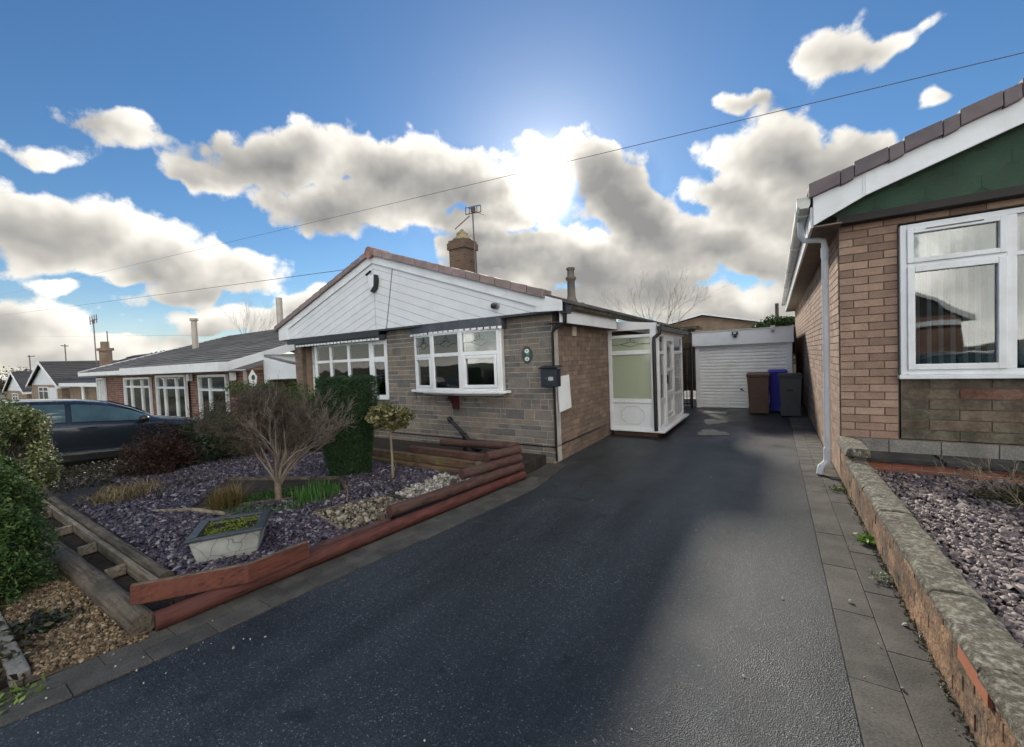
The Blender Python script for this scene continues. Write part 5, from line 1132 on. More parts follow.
# sleepers along the terrace front
for i, (xa, xb, y, z, h, m_, lab) in enumerate(((-6.2, -3.14, 4.15, 0.02, 0.13, wood_moss, 'yellow green mossy sleeper at the foot of the terrace'), (-6.3, -3.10, 4.22, 0.152, 0.11, wood_moss, 'brown mossy sleeper resting on the greener one'), (-4.7, -3.05, 4.30, 0.264, 0.09, logm, 'upper reddish sleeper at the terrace edge'))):
    mb = MB(); mb.box(xa, y, z, xb, y+0.09, z+h); mb.build('timber_sleeper', m_, bevel=0.012, seg=2, label=lab, cat='sleeper', group='sleepers holding up the terrace', origin=(xa, y, z))
log('terrace_log', (-4.4, 4.72, 0.36), (-2.98, 4.66, 0.42), 0.055, logm, 'reddish log lying across the back of the terrace corner', 'log')
for (x, y, z) in ((-3.12, 4.06, 0.30), (-3.14, 3.60, 0.20), (-3.21, 2.60, 0.12)):
    mb = MB(); mb.box(x-0.07, y-0.05, 0.0, x+0.0, y+0.0, z+0.04)
    mb.build('timber_stake', wood_grey, bevel=0.005, label='grey timber stake at the step of the log stack, %s' % {0.30: 'tallest and farthest', 0.20: 'middle one', 0.12: 'shortest and nearest'}[z], cat='stake', group='stakes holding the log stack', origin=(x, y, 0))
# side frame of weathered timber along the gravel path
log('weathered_log', (-3.27, 0.80, 0.075), (-7.6, 0.73, 0.075), 0.072, wood_grey, 'thick grey weathered log beside the gravel path', 'log', seg=22)
tf = thing('timber_planter_frame', 'ladder like timber frame with empty compartments along the slate bed', 'timber frame', (-5.4, 1.0, 0))
mb = MB(); mb.box(-7.6, 0.985, 0.03, -3.66, 1.02, 0.13); mb.build('rail', wood_rail, tf, bevel=0.006)
for x in (-4.35, -5.15, -6.0, -6.9):
    mb = MB(); mb.box(x-0.02, 0.865, 0.03, x+0.02, 0.983, 0.11); mb.build('cross_piece', wood_rail, tf, bevel=0.004)
mb = MB(); mb.box(-7.6, 0.80, -0.05, -3.5, 1.0, 0.02); mb.build('soil_fill', soil, tf)
log('edge_log', (-3.85, 1.09, 0.07), (-7.6, 1.09, 0.075), 0.05, wood_grey, 'thinner grey log between the timber frame and the slate chippings', 'log', seg=18)
# leaning red planks
def plank(pa, pb, lean, h, label, t=0.035):
    a, b = Vector(pa), Vector(pb); d = (b-a).normalized(); nn = Vector((d.y, -d.x, 0)).normalized(); up = Vector((-nn.x*lean, -nn.y*lean, 1)).normalized()*h
    mb = MB(); q = nn*t
    mb.hexa([a, b, b-q, a-q, a+up, b+up, b+up-q, a+up-q], 0)
    o = mb.build('red_plank', [plankred, wood_top], bevel=0.004, label=label, cat='plank', group='red painted planks lying on the logs', origin=tuple(a))
    for pl in o.data.polygons:
        if pl.normal.z > 0.8: pl.material_index = 1
    return o
P1, P2, P3 = at(129, 607, Z=0.13), at(249, 583, Z=0.115), at(311, 557, Z=0.10)
plank(P1, P2, 0.25, 0.125, 'longer red painted plank beneath the stone trough, bare wood on its top edge')
plank((P2[0]+0.004, P2[1]+0.004, P2[2]), P3, 0.25, 0.125, 'shorter red painted plank with pointed end beside the longer plank')
# trough
tr = thing('stone_trough', 'cracked pale stone trough with slate rim and yellow green moss', 'trough', (-3.9, 1.55, GZ))
top = [(-3.82, 1.22), (-3.58, 1.64), (-3.95, 1.88), (-4.22, 1.48)]; cxm = sum(p[0] for p in top)/4; cym = sum(p[1] for p in top)/4
sc_ = lambda s: [(cxm+(x-cxm)*s, cym+(y-cym)*s) for x, y in top]
z0, z1 = 0.04, 0.285; a, b_, i1, i0 = sc_(0.80), sc_(1.0), sc_(0.86), sc_(0.78)
mb = MB(); V = [(x, y, z0) for x, y in a]+[(x, y, z1) for x, y in b_]+[(x, y, z1) for x, y in i1]+[(x, y, 0.2) for x, y in i0]
mb.add(V, [(0, 1, 5, 4), (1, 2, 6, 5), (2, 3, 7, 6), (3, 0, 4, 7), (4, 5, 9, 8), (5, 6, 10, 9), (6, 7, 11, 10), (7, 4, 8, 11), (8, 9, 13, 12), (9, 10, 14, 13), (10, 11, 15, 14), (11, 8, 12, 15), (3, 2, 1, 0)])
def crack_mat():
    m, nt, out = new_mat('cracked_render'); L = nt.links.new; b = N(nt, 'ShaderNodeBsdfPrincipled'); L(b.outputs[0], out.inputs[0]); b.inputs['Roughness'].default_value = 0.85
    tc = N(nt, 'ShaderNodeTexCoord'); nz = N(nt, 'ShaderNodeTexNoise'); nz.inputs['Scale'].default_value = 6; L(tc.outputs['Object'], nz.inputs['Vector'])
    mv = N(nt, 'ShaderNodeMix', data_type='RGBA', blend_type='ADD'); mv.inputs[0].default_value = 0.12; L(tc.outputs['Object'], mv.inputs[6]); L(nz.outputs['Color'], mv.inputs[7])
    vo = N(nt, 'ShaderNodeTexVoronoi', feature='DISTANCE_TO_EDGE'); vo.inputs['Scale'].default_value = 7; L(mv.outputs[2], vo.inputs['Vector'])
    r = ramp(nt, [(0.0, (0.13, 0.125, 0.11)), (0.022, (0.40, 0.41, 0.39)), (1.0, (0.46, 0.47, 0.45))]); L(vo.outputs['Distance'], r.inputs[0])
    n2 = N(nt, 'ShaderNodeTexNoise'); n2.inputs['Scale'].default_value = 5; n2.inputs['Detail'].default_value = 8; L(tc.outputs['Object'], n2.inputs['Vector'])
    r2 = ramp(nt, [(0.35, 0.62), (0.65, 1.1)]); L(n2.outputs[0], r2.inputs[0]); mx = N(nt, 'ShaderNodeMix', data_type='RGBA', blend_type='MULTIPLY'); mx.inputs[0].default_value = 1
    L(r.outputs[0], mx.inputs[6]); L(r2.outputs[0], mx.inputs[7]); L(mx.outputs[2], b.inputs['Base Color'])
    bp = N(nt, 'ShaderNodeBump'); bp.inputs['Strength'].default_value = 0.6; bp.inputs['Distance'].default_value = 0.01; L(n2.outputs[0], bp.inputs['Height']); L(bp.outputs[0], b.inputs['Normal']); return m
mb.build('body', crack_mat(), tr, bevel=0.028, seg=3)
slt = pm('wet_slate_slab', (0.035, 0.045, 0.055), 0.35, var=0.35, vs=12, bump=0.6)
mb = MB()
for i in range(4):
    j = (i+1) % 4; o_, n_ = sc_(1.10), sc_(0.80); mb.hexa([(*o_[i], z1+.002), (*o_[j], z1+.002), (*n_[j], z1+.002), (*n_[i], z1+.002), (*o_[i], z1+.024+random.uniform(-.004, .006)), (*o_[j], z1+.022), (*n_[j], z1+.024), (*n_[i], z1+.022)])
mb.build('slate_rim', slt, tr, bevel=0.006)
mb = MB(); mb.add([(x, y, 0.272) for x, y in sc_(0.84)], [(0, 1, 2, 3)]); mb.build('soil', soil, tr)
pp = scatter(sc_(0.76), 9000, 0.275, 0.03); hh = np.sin(pp[:, 0]*17)*np.cos(pp[:, 1]*19); pp = pp[hh > -0.45]
leaves('moss', pp, 0.012, leaf_mat('moss_leaf', [(0.05, 0.10, 0.015), (0.16, 0.20, 0.02), (0.30, 0.33, 0.03)]), tr, aspect=1.2)

pq_ = scatter([(-8.0, 1.25), (-3.6, 1.25), (-3.2, 4.1), (-8.0, 4.1)], 45, GZ+0.035, 0.01)
leaves('leaf_litter', pq_, 0.016, leaf_mat('brown_litter', [(0.05, 0.035, 0.02), (0.12, 0.08, 0.04), (0.20, 0.15, 0.08)]), upbias=0.8, label='dead brown leaves strewn over the plum slate bed', cat='leaf litter', kind='stuff')
# trough contents, twigs and tufts
def blades(name, n, c, rad, h, mat, lean=0.4, w=0.006, parent=None, **kw):
    V = []; F = []
    for i in range(n):
        a = random.uniform(0, 6.28); r = rad*math.sqrt(random.random()); x, y = c[0]+r*math.cos(a), c[1]+r*math.sin(a); hh = h*random.uniform(0.5, 1.2)
        b = random.uniform(0, 6.28); l = lean*random.uniform(0.2, 1.0)*hh; dx, dy = l*math.cos(b), l*math.sin(b); px, py = -math.sin(b)*w, math.cos(b)*w; o = len(V)
        V += [(x-px, y-py, c[2]), (x+px, y+py, c[2]), (x+dx*.4-px*.8, y+dy*.4-py*.8, c[2]+hh*.6), (x+dx*.4+px*.8, y+dy*.4+py*.8, c[2]+hh*.6), (x+dx, y+dy, c[2]+hh)]
        F += [(o, o+1, o+3), (o, o+3, o+2), (o+2, o+3, o+4)]
    return np_mesh(name, np.array(V), np.array(F), mat, parent, origin=c, **kw)
grass_m = leaf_mat('grass_blade', [(0.03, 0.10, 0.02), (0.06, 0.16, 0.03), (0.10, 0.20, 0.05)])
straw_m = leaf_mat('straw_blade', [(0.14, 0.11, 0.05), (0.22, 0.17, 0.08), (0.30, 0.24, 0.13)])
blades('grass_tuft', 420, (-4.55, 2.72, GZ), 0.27, 0.17, grass_m, label='bright green grass tuft at the foot of the bare shrub', cat='grass')
blades('grass_patch', 1500, (-4.85, 2.38, GZ+0.01), 0.50, 0.05, grass_m, label='short green grass in the shrub bed', cat='grass', kind='stuff')
blades('dry_tuft', 340, (-5.15, 2.02, GZ), 0.15, 0.24, leaf_mat('rusty_blade', [(0.10, 0.09, 0.03), (0.20, 0.13, 0.05), (0.14, 0.15, 0.05)]), lean=0.9, label='rusty green heathery tuft left of the bare shrub', cat='plant')
blades('straw_clump', 500, (-6.9, 1.62, GZ), 0.33, 0.13, straw_m, lean=1.6, label='flattened straw coloured clump at the left end of the slate bed', cat='dry grass')
blades('dead_grass', 900, (-7.0, 1.9, 0.05), 0.7, 0.10, leaf_mat('dead_blade', [(0.05, 0.04, 0.025), (0.10, 0.08, 0.05), (0.16, 0.13, 0.08)]), lean=1.8, label='matted brown dead grass spread at the back of the slate bed', cat='dead grass', kind='stuff')
blades('moss_edge', 300, (-3.4, 2.3, GZ), 0.14, 0.03, grass_m, label='thin green moss by the red logs', cat='moss', kind='stuff')

# ---- woody plants ----
def crown_points(n, c, r, shell=0.55, clumps=26, cr=0.35, zmin=None, flat=None):
    """points in leafy clumps spread over an ellipsoid"""
    c = np.array(c); r = np.array(r if not np.isscalar(r) else (r, r, r)); d = rng.normal(size=(clumps, 3)); d /= np.linalg.norm(d, axis=1, keepdims=True)
    cc = d*rng.uniform(shell, 1.0, (clumps, 1)); k = rng.integers(0, clumps, n); q = rng.normal(size=(n, 3)); q /= np.linalg.norm(q, axis=1, keepdims=True); q *= (rng.random((n, 1))**0.45)
    P = cc[k]+q*cr*rng.uniform(0.6, 1.2, (clumps, 1))[k]; out = q
    P = c+P*r
    if zmin is not None: m = P[:, 2] > zmin; P, out = P[m], out[m]
    return P, out

bark = pm('grey_brown_bark', (0.17, 0.125, 0.09), 0.9, var=0.35, vs=14, fine=0.3, fs=80, bump=0.8, bs=40)
barkd = pm('dark_bark', (0.06, 0.05, 0.04), 0.9, var=0.35, vs=14, bump=0.6)
def grow(mb, p, d, r, L_, depth, spread=0.5, up=0.12, nmin=2, nmax=3, tips=None, seg=3, lim=None, shrink=0.72, n=5):
    pts = [p]; q = p.copy(); dd = d.copy()
    for i in range(seg):
        dd = (dd+Vector((random.uniform(-1, 1), random.uniform(-1, 1), random.uniform(-1, 1)))*0.16+Vector((0, 0, up*0.3))).normalized(); q = q+dd*(L_/seg); pts.append(q.copy())
    rs = [r*(1-0.35*i/seg) for i in range(seg+1)]
    mb.tube(pts, rs, n if r > 0.006 else 3, cap=False)
    if depth == 0 or (lim and not lim(q)):
        if tips is not None: tips.append(q.copy()); tips.append(pts[-2].copy())
        return
    for k in range(random.randint(nmin, nmax)):
        v = Vector((random.gauss(0, 1), random.gauss(0, 1), random.gauss(0, 1))); v = (v-dd*v.dot(dd)).normalized()
        nd = (dd+v*spread*random.uniform(0.6, 1.3)+Vector((0, 0, up))).normalized()
        base = pts[random.choice([-1, -1, -2])]
        grow(mb, base.copy(), nd, max(0.0016, r*0.62*random.uniform(.8, 1.05)), L_*shrink*random.uniform(0.7, 1.15), depth-1, spread, up, nmin, nmax, tips, seg, lim, shrink, n)
sh = thing('bare_shrub', 'multi stemmed bare winter shrub with pale brown twigs in the slate bed', 'shrub', (-4.80, 2.40, GZ))
mb = MB(); base = Vector((-4.80, 2.40, GZ-0.02)); fork = base+Vector((-0.02, 0.02, 0.24)); mb.tube([base, base+Vector((0.01, 0, 0.1)), fork], [0.045, 0.036, 0.036], 9)
mb.build('trunk', bark, sh)
mb = MB(); lim = lambda q: q.z < 1.44-0.30*((q.x+4.95)**2+(q.y-2.5)**2) and -5.38 < q.x < -4.28 and q.y < 3.2
for (dx, dy, dz, r) in ((-0.38, -0.15, 0.95, 0.021), (-0.35, 0.25, 0.95, 0.023), (0.05, -0.1, 1.0, 0.02), (0.32, 0.15, 0.95, 0.022), (0.45, 0.45, 0.85, 0.021), (-0.15, 0.6, 0.9, 0.018), (-0.3, -0.4, 0.9, 0.017), (0.25, 0.5, 0.9, 0.017), (-0.3, 0.2, 0.95, 0.017), (0.5, -0.2, 0.9, 0.016)):
    grow(mb, fork-Vector((0, 0, random.uniform(0.0, 0.06))), Vector((dx, dy, dz)).normalized(), r, 0.38, 7, 0.44, 0.13, 2, 3, None, 2, lim, 0.75)
P, O = crown_points(14000, (-4.98, 2.44, 1.05), (0.60, 0.60, 0.42), 0.35, 40, 0.40, 0.62); P = P[P[:, 2] < 1.46-0.30*((P[:, 0]+4.95)**2+(P[:, 1]-2.5)**2)]
leaves('fine_twigs', P, 0.0042, leaf_mat('twig_haze', [(0.05, 0.032, 0.028), (0.09, 0.06, 0.05), (0.12, 0.085, 0.06), (0.07, 0.07, 0.03)]), sh, aspect=16, upbias=0.0)
mb.build('branches', pm('shrub_twigs', (0.20, 0.165, 0.13), 0.85, var=0.3, vs=10), sh)
# small bare twigs
for i, (x, y, h, lab) in enumerate(((-5.35, 1.98, 0.42, 'pale crooked twig standing left of the rusty tuft'), (-4.02, 2.75, 0.24, 'thin upright twig in the slate near the gravel patch'), (-3.68, 2.45, 0.16, 'short bare twig in front of the mixed gravel'))):
    mb = MB(); grow(mb, Vector((x, y, GZ)), Vector((-0.1, 0, 1)), 0.008, h*0.5, 2, 0.5, 0.15, 1, 2); mb.build('bare_twig', wood_rail, label=lab, cat='twig', origin=(x, y, GZ))
mb = MB(); mb.tube([(-5.75, 1.55, 0.10), (-5.3, 1.78, 0.115), (-4.85, 1.9, 0.105)], [0.02, 0.026, 0.022], 7); mb.build('fallen_branch', wood_rail, label='pale branch lying on the slate chippings behind the trough', cat='branch', origin=(-5.3, 1.7, GZ))

# edging strips in the bed
for (a, b_, lab, m_) in (((-5.35, 1.72), (-4.33, 2.95), 'long grey green edging strip in front of the bare shrub', wood_grey), ((-4.33, 2.95), (-4.95, 3.30), 'short grey edging strip right of the grass tuft', wood_grey), ((-6.45, 2.55), (-4.95, 3.30), 'far edging strip behind the bare shrub', wood_grey), ((-4.02, 2.36), (-3.36, 2.22), 'pale edging strip on the near side of the mixed gravel', wood_rail), ((-4.02, 2.38), (-3.74, 3.06), 'pale edging strip left of the mixed gravel', wood_grey), ((-3.74, 3.08), (-3.74, 4.0), 'dark edging strip left of the white gravel', dkw), ((-3.74, 3.08), (-3.24, 3.08), 'dark edging strip between the two gravels', dkw)):
    a3, b3 = Vector((*a, GZ)), Vector((*b_, GZ)); d = (b3-a3).normalized(); nn = Vector((-d.y, d.x, 0))*0.014; mb = MB(); u = Vector((0, 0, 0.055)); g = Vector((0, 0, -0.03))
    mb.hexa([a3-nn+g, b3-nn+g, b3+nn+g, a3+nn+g, a3-nn+u, b3-nn+u, b3+nn+u, a3+nn+u]); mb.build('edging_strip', m_, bevel=0.003, label=lab, cat='edging strip', group='edging strips in the slate bed', origin=tuple(a3))

def bush(name, label, c, r, n, size, cols, cat='bush', clumps=34, cr=0.38, zmin=0.05, stems=True, group=None, aspect=1.8, tr=0.25, shell=0.5, matname=None):
    b = thing(name, label, cat, (c[0], c[1], max(zmin, 0)), group); P, o = crown_points(n, c, r, shell, clumps, cr, zmin)
    leaves('foliage', P, size, leaf_mat(matname or name+'_leaf', cols, tr=tr), b, aspect=aspect, outward=o*0.6)
    if stems:
        mb = MB(); rr = r if isinstance(r, (tuple, list)) else (r, r, r)
        for i in range(12): grow(mb, Vector((c[0]+random.uniform(-.1, .1), c[1]+random.uniform(-.1, .1), zmin)), Vector((random.gauss(0, .6), random.gauss(0, .6), 1)).normalized(), 0.016, rr[2]*0.7, 2, 0.6, 0.05, 2, 3)
        mb.build('stems', barkd, b)
    return b
bush('variegated_bush', 'light green variegated bush behind the conifer at the left edge', (-8.25, 0.88, 0.66), (0.66, 0.44, 0.68), 16000, 0.024, [(0.025, 0.05, 0.012), (0.05, 0.085, 0.02), (0.09, 0.125, 0.035), (0.16, 0.18, 0.06), (0.38, 0.37, 0.22)], clumps=48, cr=0.30)
bush('red_heather', 'dark bush with reddish brown top in front of the parked car', (-8.1, 2.30, 0.24), (0.50, 0.42, 0.48), 14000, 0.014, [(0.018, 0.013, 0.010), (0.03, 0.018, 0.013), (0.05, 0.022, 0.016), (0.09, 0.03, 0.022)], clumps=40, cr=0.4, zmin=0.02, aspect=2.5)
bush('dark_shrub', 'dark green low shrub between the red heather and the bare shrub', (-8.35, 3.0, 0.36), (0.62, 0.62, 0.56), 14000, 0.022, [(0.012, 0.025, 0.01), (0.025, 0.05, 0.018), (0.045, 0.08, 0.03)], clumps=36, zmin=0.02)
bush('evergreen_bush', 'large rounded yellow green topped evergreen bush behind the bare shrub', (-8.0, 4.05, 0.74), (0.72, 1.05, 0.70), 26000, 0.024, [(0.018, 0.04, 0.012), (0.035, 0.075, 0.02), (0.07, 0.13, 0.03), (0.12, 0.19, 0.045)], clumps=60, cr=0.30, zmin=0.15)
# twiggy brown shrub in front of it
tb = thing('twiggy_shrub', 'brown twiggy shrub tangled in front of the evergreen bush', 'shrub', (-7.2, 3.6, GZ)); mb = MB()
for i in range(16): grow(mb, Vector((-7.2+random.uniform(-.5, .5), 3.7+random.uniform(-.3, .3), GZ)), Vector((random.gauss(0, .4), random.gauss(0, .4), 1)).normalized(), 0.010, 0.42, 4, 0.5, 0.1, 2, 3, None, 2, lambda q: q.z < 1.15)
mb.build('branches', pm('dark_twigs', (0.085, 0.055, 0.045), 0.9), tb)
# clipped conifer column
cc = thing('clipped_conifer', 'clipped dark green conifer column with flat top in front of the bay window', 'conifer', (-5.12, 3.58, GZ))
n = 42000; th = rng.uniform(0, 2*np.pi, n); zz = rng.uniform(0, 1, n); rad = (0.27+0.13*np.clip(zz*1.4, 0, 1))*(1+0.05*np.sin(th*3+zz*6)+0.04*np.sin(th*7-zz*13))
topm = rng.random(n) < 0.16; rr = np.where(topm, rad*np.sqrt(rng.random(n)), rad*rng.uniform(0.86, 1.03, n)); zz = np.where(topm, rng.uniform(0.965, 1.005, n), zz)
P = np.stack([-5.12+rr*np.cos(th), 3.58+rr*np.sin(th), GZ+0.02+zz*1.36+0.02*np.sin(th*5)], 1); O = np.stack([np.cos(th), np.sin(th), np.where(topm, 1.5, 0.1)], 1)
leaves('foliage', P, 0.011, hedge_m, cc, aspect=2.2, outward=O*0.5)
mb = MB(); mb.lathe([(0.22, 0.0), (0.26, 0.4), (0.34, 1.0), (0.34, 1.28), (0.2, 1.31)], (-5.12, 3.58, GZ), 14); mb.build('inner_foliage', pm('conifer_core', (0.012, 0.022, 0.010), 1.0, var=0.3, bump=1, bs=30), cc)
mb = MB(); mb.tube([(-5.12, 3.58, 0), (-5.12, 3.58, 0.3)], 0.05, 8); mb.build('trunk', barkd, cc)
# standard holly
sh2 = thing('standard_holly', 'small variegated holly tree with round head on a thin stem', 'small tree', (-4.28, 3.62, GZ))
mb = MB(); mb.tube([(-4.28, 3.62, GZ-0.02), (-4.275, 3.62, 0.35), (-4.285, 3.62, 0.78)], [0.02, 0.018, 0.016], 8)
for i in range(9): grow(mb, Vector((-4.285, 3.62, 0.74)), Vector((random.gauss(0, .8), random.gauss(0, .8), 0.7)).normalized(), 0.009, 0.16, 2, 0.6, 0.1)
mb.build('trunk', pm('holly_stem', (0.22, 0.18, 0.12), 0.8, var=0.3), sh2)
P, O = crown_points(4200, (-4.285, 3.62, 0.94), (0.29, 0.29, 0.18), 0.3, 44, 0.30)
leaves('crown', P, 0.028, leaf_mat('holly_leaf', [(0.05, 0.07, 0.02), (0.09, 0.11, 0.03), (0.24, 0.22, 0.09), (0.45, 0.40, 0.22)], 0.35), sh2, outward=O*0.4)
# conifer at the left edge
lc = thing('feathery_conifer', 'feathery bright green conifer cut by the left edge of the photo', 'conifer', (-4.85, 0.34, 0))
n = 30000; th = rng.uniform(0, 2*np.pi, n); zz = rng.random(n)**0.8; k = rng.integers(0, 60, n); tk = rng.uniform(0, 2*np.pi, 60); zk = rng.random(60)
rad = 0.46*np.sqrt(np.clip(1-zz**2.6, 0, 1))*(0.86+0.14*np.sin(th*6+zz*19)+0.08*np.sin(th*13-zz*33))+0.02; rr = rad*rng.uniform(0.72, 1.05, n)
P = np.stack([-4.85+rr*0.85*np.cos(th), 0.34+rr*np.sin(th)*0.75, 0.03+zz*1.05], 1); O = np.stack([np.cos(th), np.sin(th), 0.6+0*th], 1)
leaves('foliage', P, 0.012, leaf_mat('feather_leaf', [(0.02, 0.05, 0.015), (0.035, 0.09, 0.02), (0.07, 0.14, 0.03), (0.14, 0.20, 0.05)]), lc, aspect=2.6, outward=O*0.6)
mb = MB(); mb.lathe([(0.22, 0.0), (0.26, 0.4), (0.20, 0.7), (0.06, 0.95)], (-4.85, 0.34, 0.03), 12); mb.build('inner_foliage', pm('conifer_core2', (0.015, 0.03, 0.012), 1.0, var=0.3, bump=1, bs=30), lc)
# path edging stones
for i, (x, l) in enumerate(((-3.60, 0.44), (-4.08, 0.45), (-4.56, 0.46))):
    mb = MB(); mb.box(x-l/2, 0.285+random.uniform(-.01, .01), -0.02, x+l/2, 0.365, 0.055); mb.build('edging_stone', concrete, bevel=0.012, seg=2, label=['weathered concrete edging nearest the pavers', 'middle weathered concrete edging of the path', 'farthest concrete edging under the conifer'][i], cat='edging stone', group='concrete edging of the gravel path', origin=(x, 0.3, 0))
def leafclump(name, label, c, r, n, size, cols, cat='leaf', h=0.04):
    P = np.array(c)+rng.normal(size=(n, 3))*np.array([r, r, h*0.4])*0.5; P[:, 2] = np.maximum(P[:, 2], c[2]+0.004); return leaves(name, P, size, leaf_mat(name+'_m'+str(int(abs(c[0])*100)), cols), aspect=2.0, origin=c, label=label, cat=cat)
leafclump('fallen_leaves', 'limp light green leaves lying on the left pavers at the bottom edge', (-3.22, 0.28, 0.015), 0.10, 26, 0.03, [(0.16, 0.26, 0.05), (0.28, 0.38, 0.10)], 'leaves')
leafclump('dark_litter', 'dark clump of wet leaf litter on the gravel path', (-3.95, 0.47, 0.03), 0.15, 420, 0.022, [(0.012, 0.014, 0.018), (0.03, 0.03, 0.03), (0.06, 0.09, 0.03)], 'leaf litter', 0.1)
leafclump('border_leaves', 'rotting leaves and rocks on the soil at the lower left corner', (-3.72, 0.12, 0.03), 0.3, 700, 0.03, [(0.02, 0.018, 0.012), (0.07, 0.055, 0.03), (0.06, 0.07, 0.02)], 'leaf litter', 0.12)
# weeds by the right wall
leafclump('dandelion_weed', 'bright green weed growing at the foot of the garden wall', (0.60, 4.24, 0.04), 0.07, 50, 0.024, [(0.10, 0.24, 0.02), (0.2, 0.36, 0.05)], 'weed', 0.09)
leafclump('pale_weed', 'pale green and white weed lower along the garden wall', (0.60, 3.59, 0.035), 0.08, 60, 0.014, [(0.10, 0.16, 0.05), (0.45, 0.48, 0.38)], 'weed', 0.05)
leafclump('corner_moss', 'small green moss by the downpipe foot', (0.60, 5.7, 0.03), 0.12, 90, 0.016, [(0.06, 0.12, 0.02), (0.12, 0.18, 0.04)], 'moss', 0.03)
P = np.stack([rng.normal(0.635, 0.012, 900), rng.uniform(0.8, 6.1, 900), rng.uniform(0.018, 0.04, 900)], 1)
leaves('wall_foot_litter', P, 0.012, leaf_mat('litter', [(0.05, 0.045, 0.03), (0.10, 0.085, 0.05), (0.05, 0.07, 0.02)]), aspect=1.5, label='crumbs and moss along the foot of the garden wall', cat='litter', kind='stuff')
# dry shrub on the right bed
ds_ = thing('dry_shrub', 'straggly dry olive shrub on the slate bed at the right edge', 'shrub', (1.85, 5.1, BZ)); mb = MB()
for i in range(40): grow(mb, Vector((1.9+random.gauss(0, .15), 5.1+random.gauss(0, .2), BZ)), Vector((random.gauss(-.35, .8), random.gauss(-.3, .8), 0.6)).normalized(), 0.005, 0.22, 3, 0.7, 0.05, 2, 3, None, 2, lambda q: BZ < q.z < 0.62)
mb.build('branches', pm('pale_dry_twig', (0.30, 0.25, 0.17), 0.9, var=0.4), ds_)
P, O = crown_points(7000, (1.9, 5.05, BZ+0.10), (0.50, 0.48, 0.20), 0.2, 44, 0.3, BZ)
leaves('foliage', P, 0.012, leaf_mat('dry_olive', [(0.05, 0.055, 0.02), (0.10, 0.095, 0.04), (0.19, 0.16, 0.08)]), ds_, aspect=2.4)

# ================================================================== distant trees, poles, cables
def bare_tree(name, label, x, y, z0, h, spread, r=0.12, dens=5, col=(0.14, 0.12, 0.10), trunk=0.35):
    t = thing(name, label, 'tree', (x, y, z0)); mb = MB(); p0 = Vector((x, y, z0)); p1 = Vector((x, y, z0+h*trunk)); mb.tube([p0, p1], [r, r*0.75], 7); m_ = pm('tree_bark_'+name, col, 0.9, var=0.2); mb.build('trunk', m_, t)
    mb = MB()
    for i in range(9): grow(mb, p0.lerp(p1, random.uniform(0.72, 1.0)), Vector((random.gauss(0, spread), random.gauss(0, spread), 1)).normalized(), r*0.5, h*0.28, dens, 0.42, 0.15, 2, 3, None, 2, None, 0.68, 4)
    mb.build('crown', m_, t); return t
bare_tree('bare_tree', 'leafless tree rising beyond the porch roof', -4.9, 22, 0.0, 5.7, 0.8, 0.030, 5, (0.22, 0.19, 0.15), trunk=0.45)
bare_tree('winter_tree', 'pale leafless tree behind the roof of the red brick bungalow', -48.6, 22, 0.0, 8.9, 0.7, 0.055, 5, (0.34, 0.32, 0.29), trunk=0.5)
bush('green_tree', 'green leafy treetop behind the right end of the garage', (0.35, 19.0, 2.0), (1.05, 0.9, 0.85), 16000, 0.065, [(0.02, 0.045, 0.012), (0.045, 0.09, 0.02), (0.08, 0.13, 0.03)], 'tree', zmin=0.0)
for i, (x, y, z, r_, lab) in enumerate(((-47.5, 14, 1.6, (2.0, 2, 1.9), 'brown bushy treetop behind the far dark roofs'), (-44.5, 14, 1.3, (1.6, 1.6, 2.2), 'darker treetop beside the far aerial'), (-95, 12, 1.0, (6, 5, 2.6), 'distant hedge line at the far left horizon'))):
    bush('distant_tree', lab, (x, y, z), r_, 5000, 0.16, [(0.03, 0.028, 0.015), (0.06, 0.05, 0.03), (0.09, 0.08, 0.04)], 'tree', zmin=-1.5, matname='distant_leaf')
mb = MB(); mb.tube([(0.25, 40, 0), (0.25, 40, 5.4)], 0.13, 8); mb.build('utility_post', barkd, label='thin wooden utility post far behind the garage', cat='post', origin=(0.25, 40, 0))
cab = pm('cable_black', (0.09, 0.09, 0.10), 0.7, var=0)
def cable(a, b, sag, r, label):
    a, b = Vector(a), Vector(b); mb = MB(); pts = []
    for i in range(41):
        t = i/40; p = a.lerp(b, t); p.z -= sag*4*t*(1-t); pts.append(p)
    mb.tube(pts, r, 5); mb.build('overhead_cable', cab, label=label, cat='cable', group='overhead cables', origin=tuple(a))
cable(at(-40, 302, Y=22), at(1060, 44, Y=10), 0.55, 0.0075, 'long overhead cable crossing the whole sky from left to right')
cable(at(-40, 319, Y=18), at(350, 269, Y=6.2), 0.25, 0.0075, 'lower overhead cable running to the clad gable roof')
cable(at(-30, 337, Y=30), at(215, 335, Y=14), 0.05, 0.008, 'faint low cable above the far left roofs')

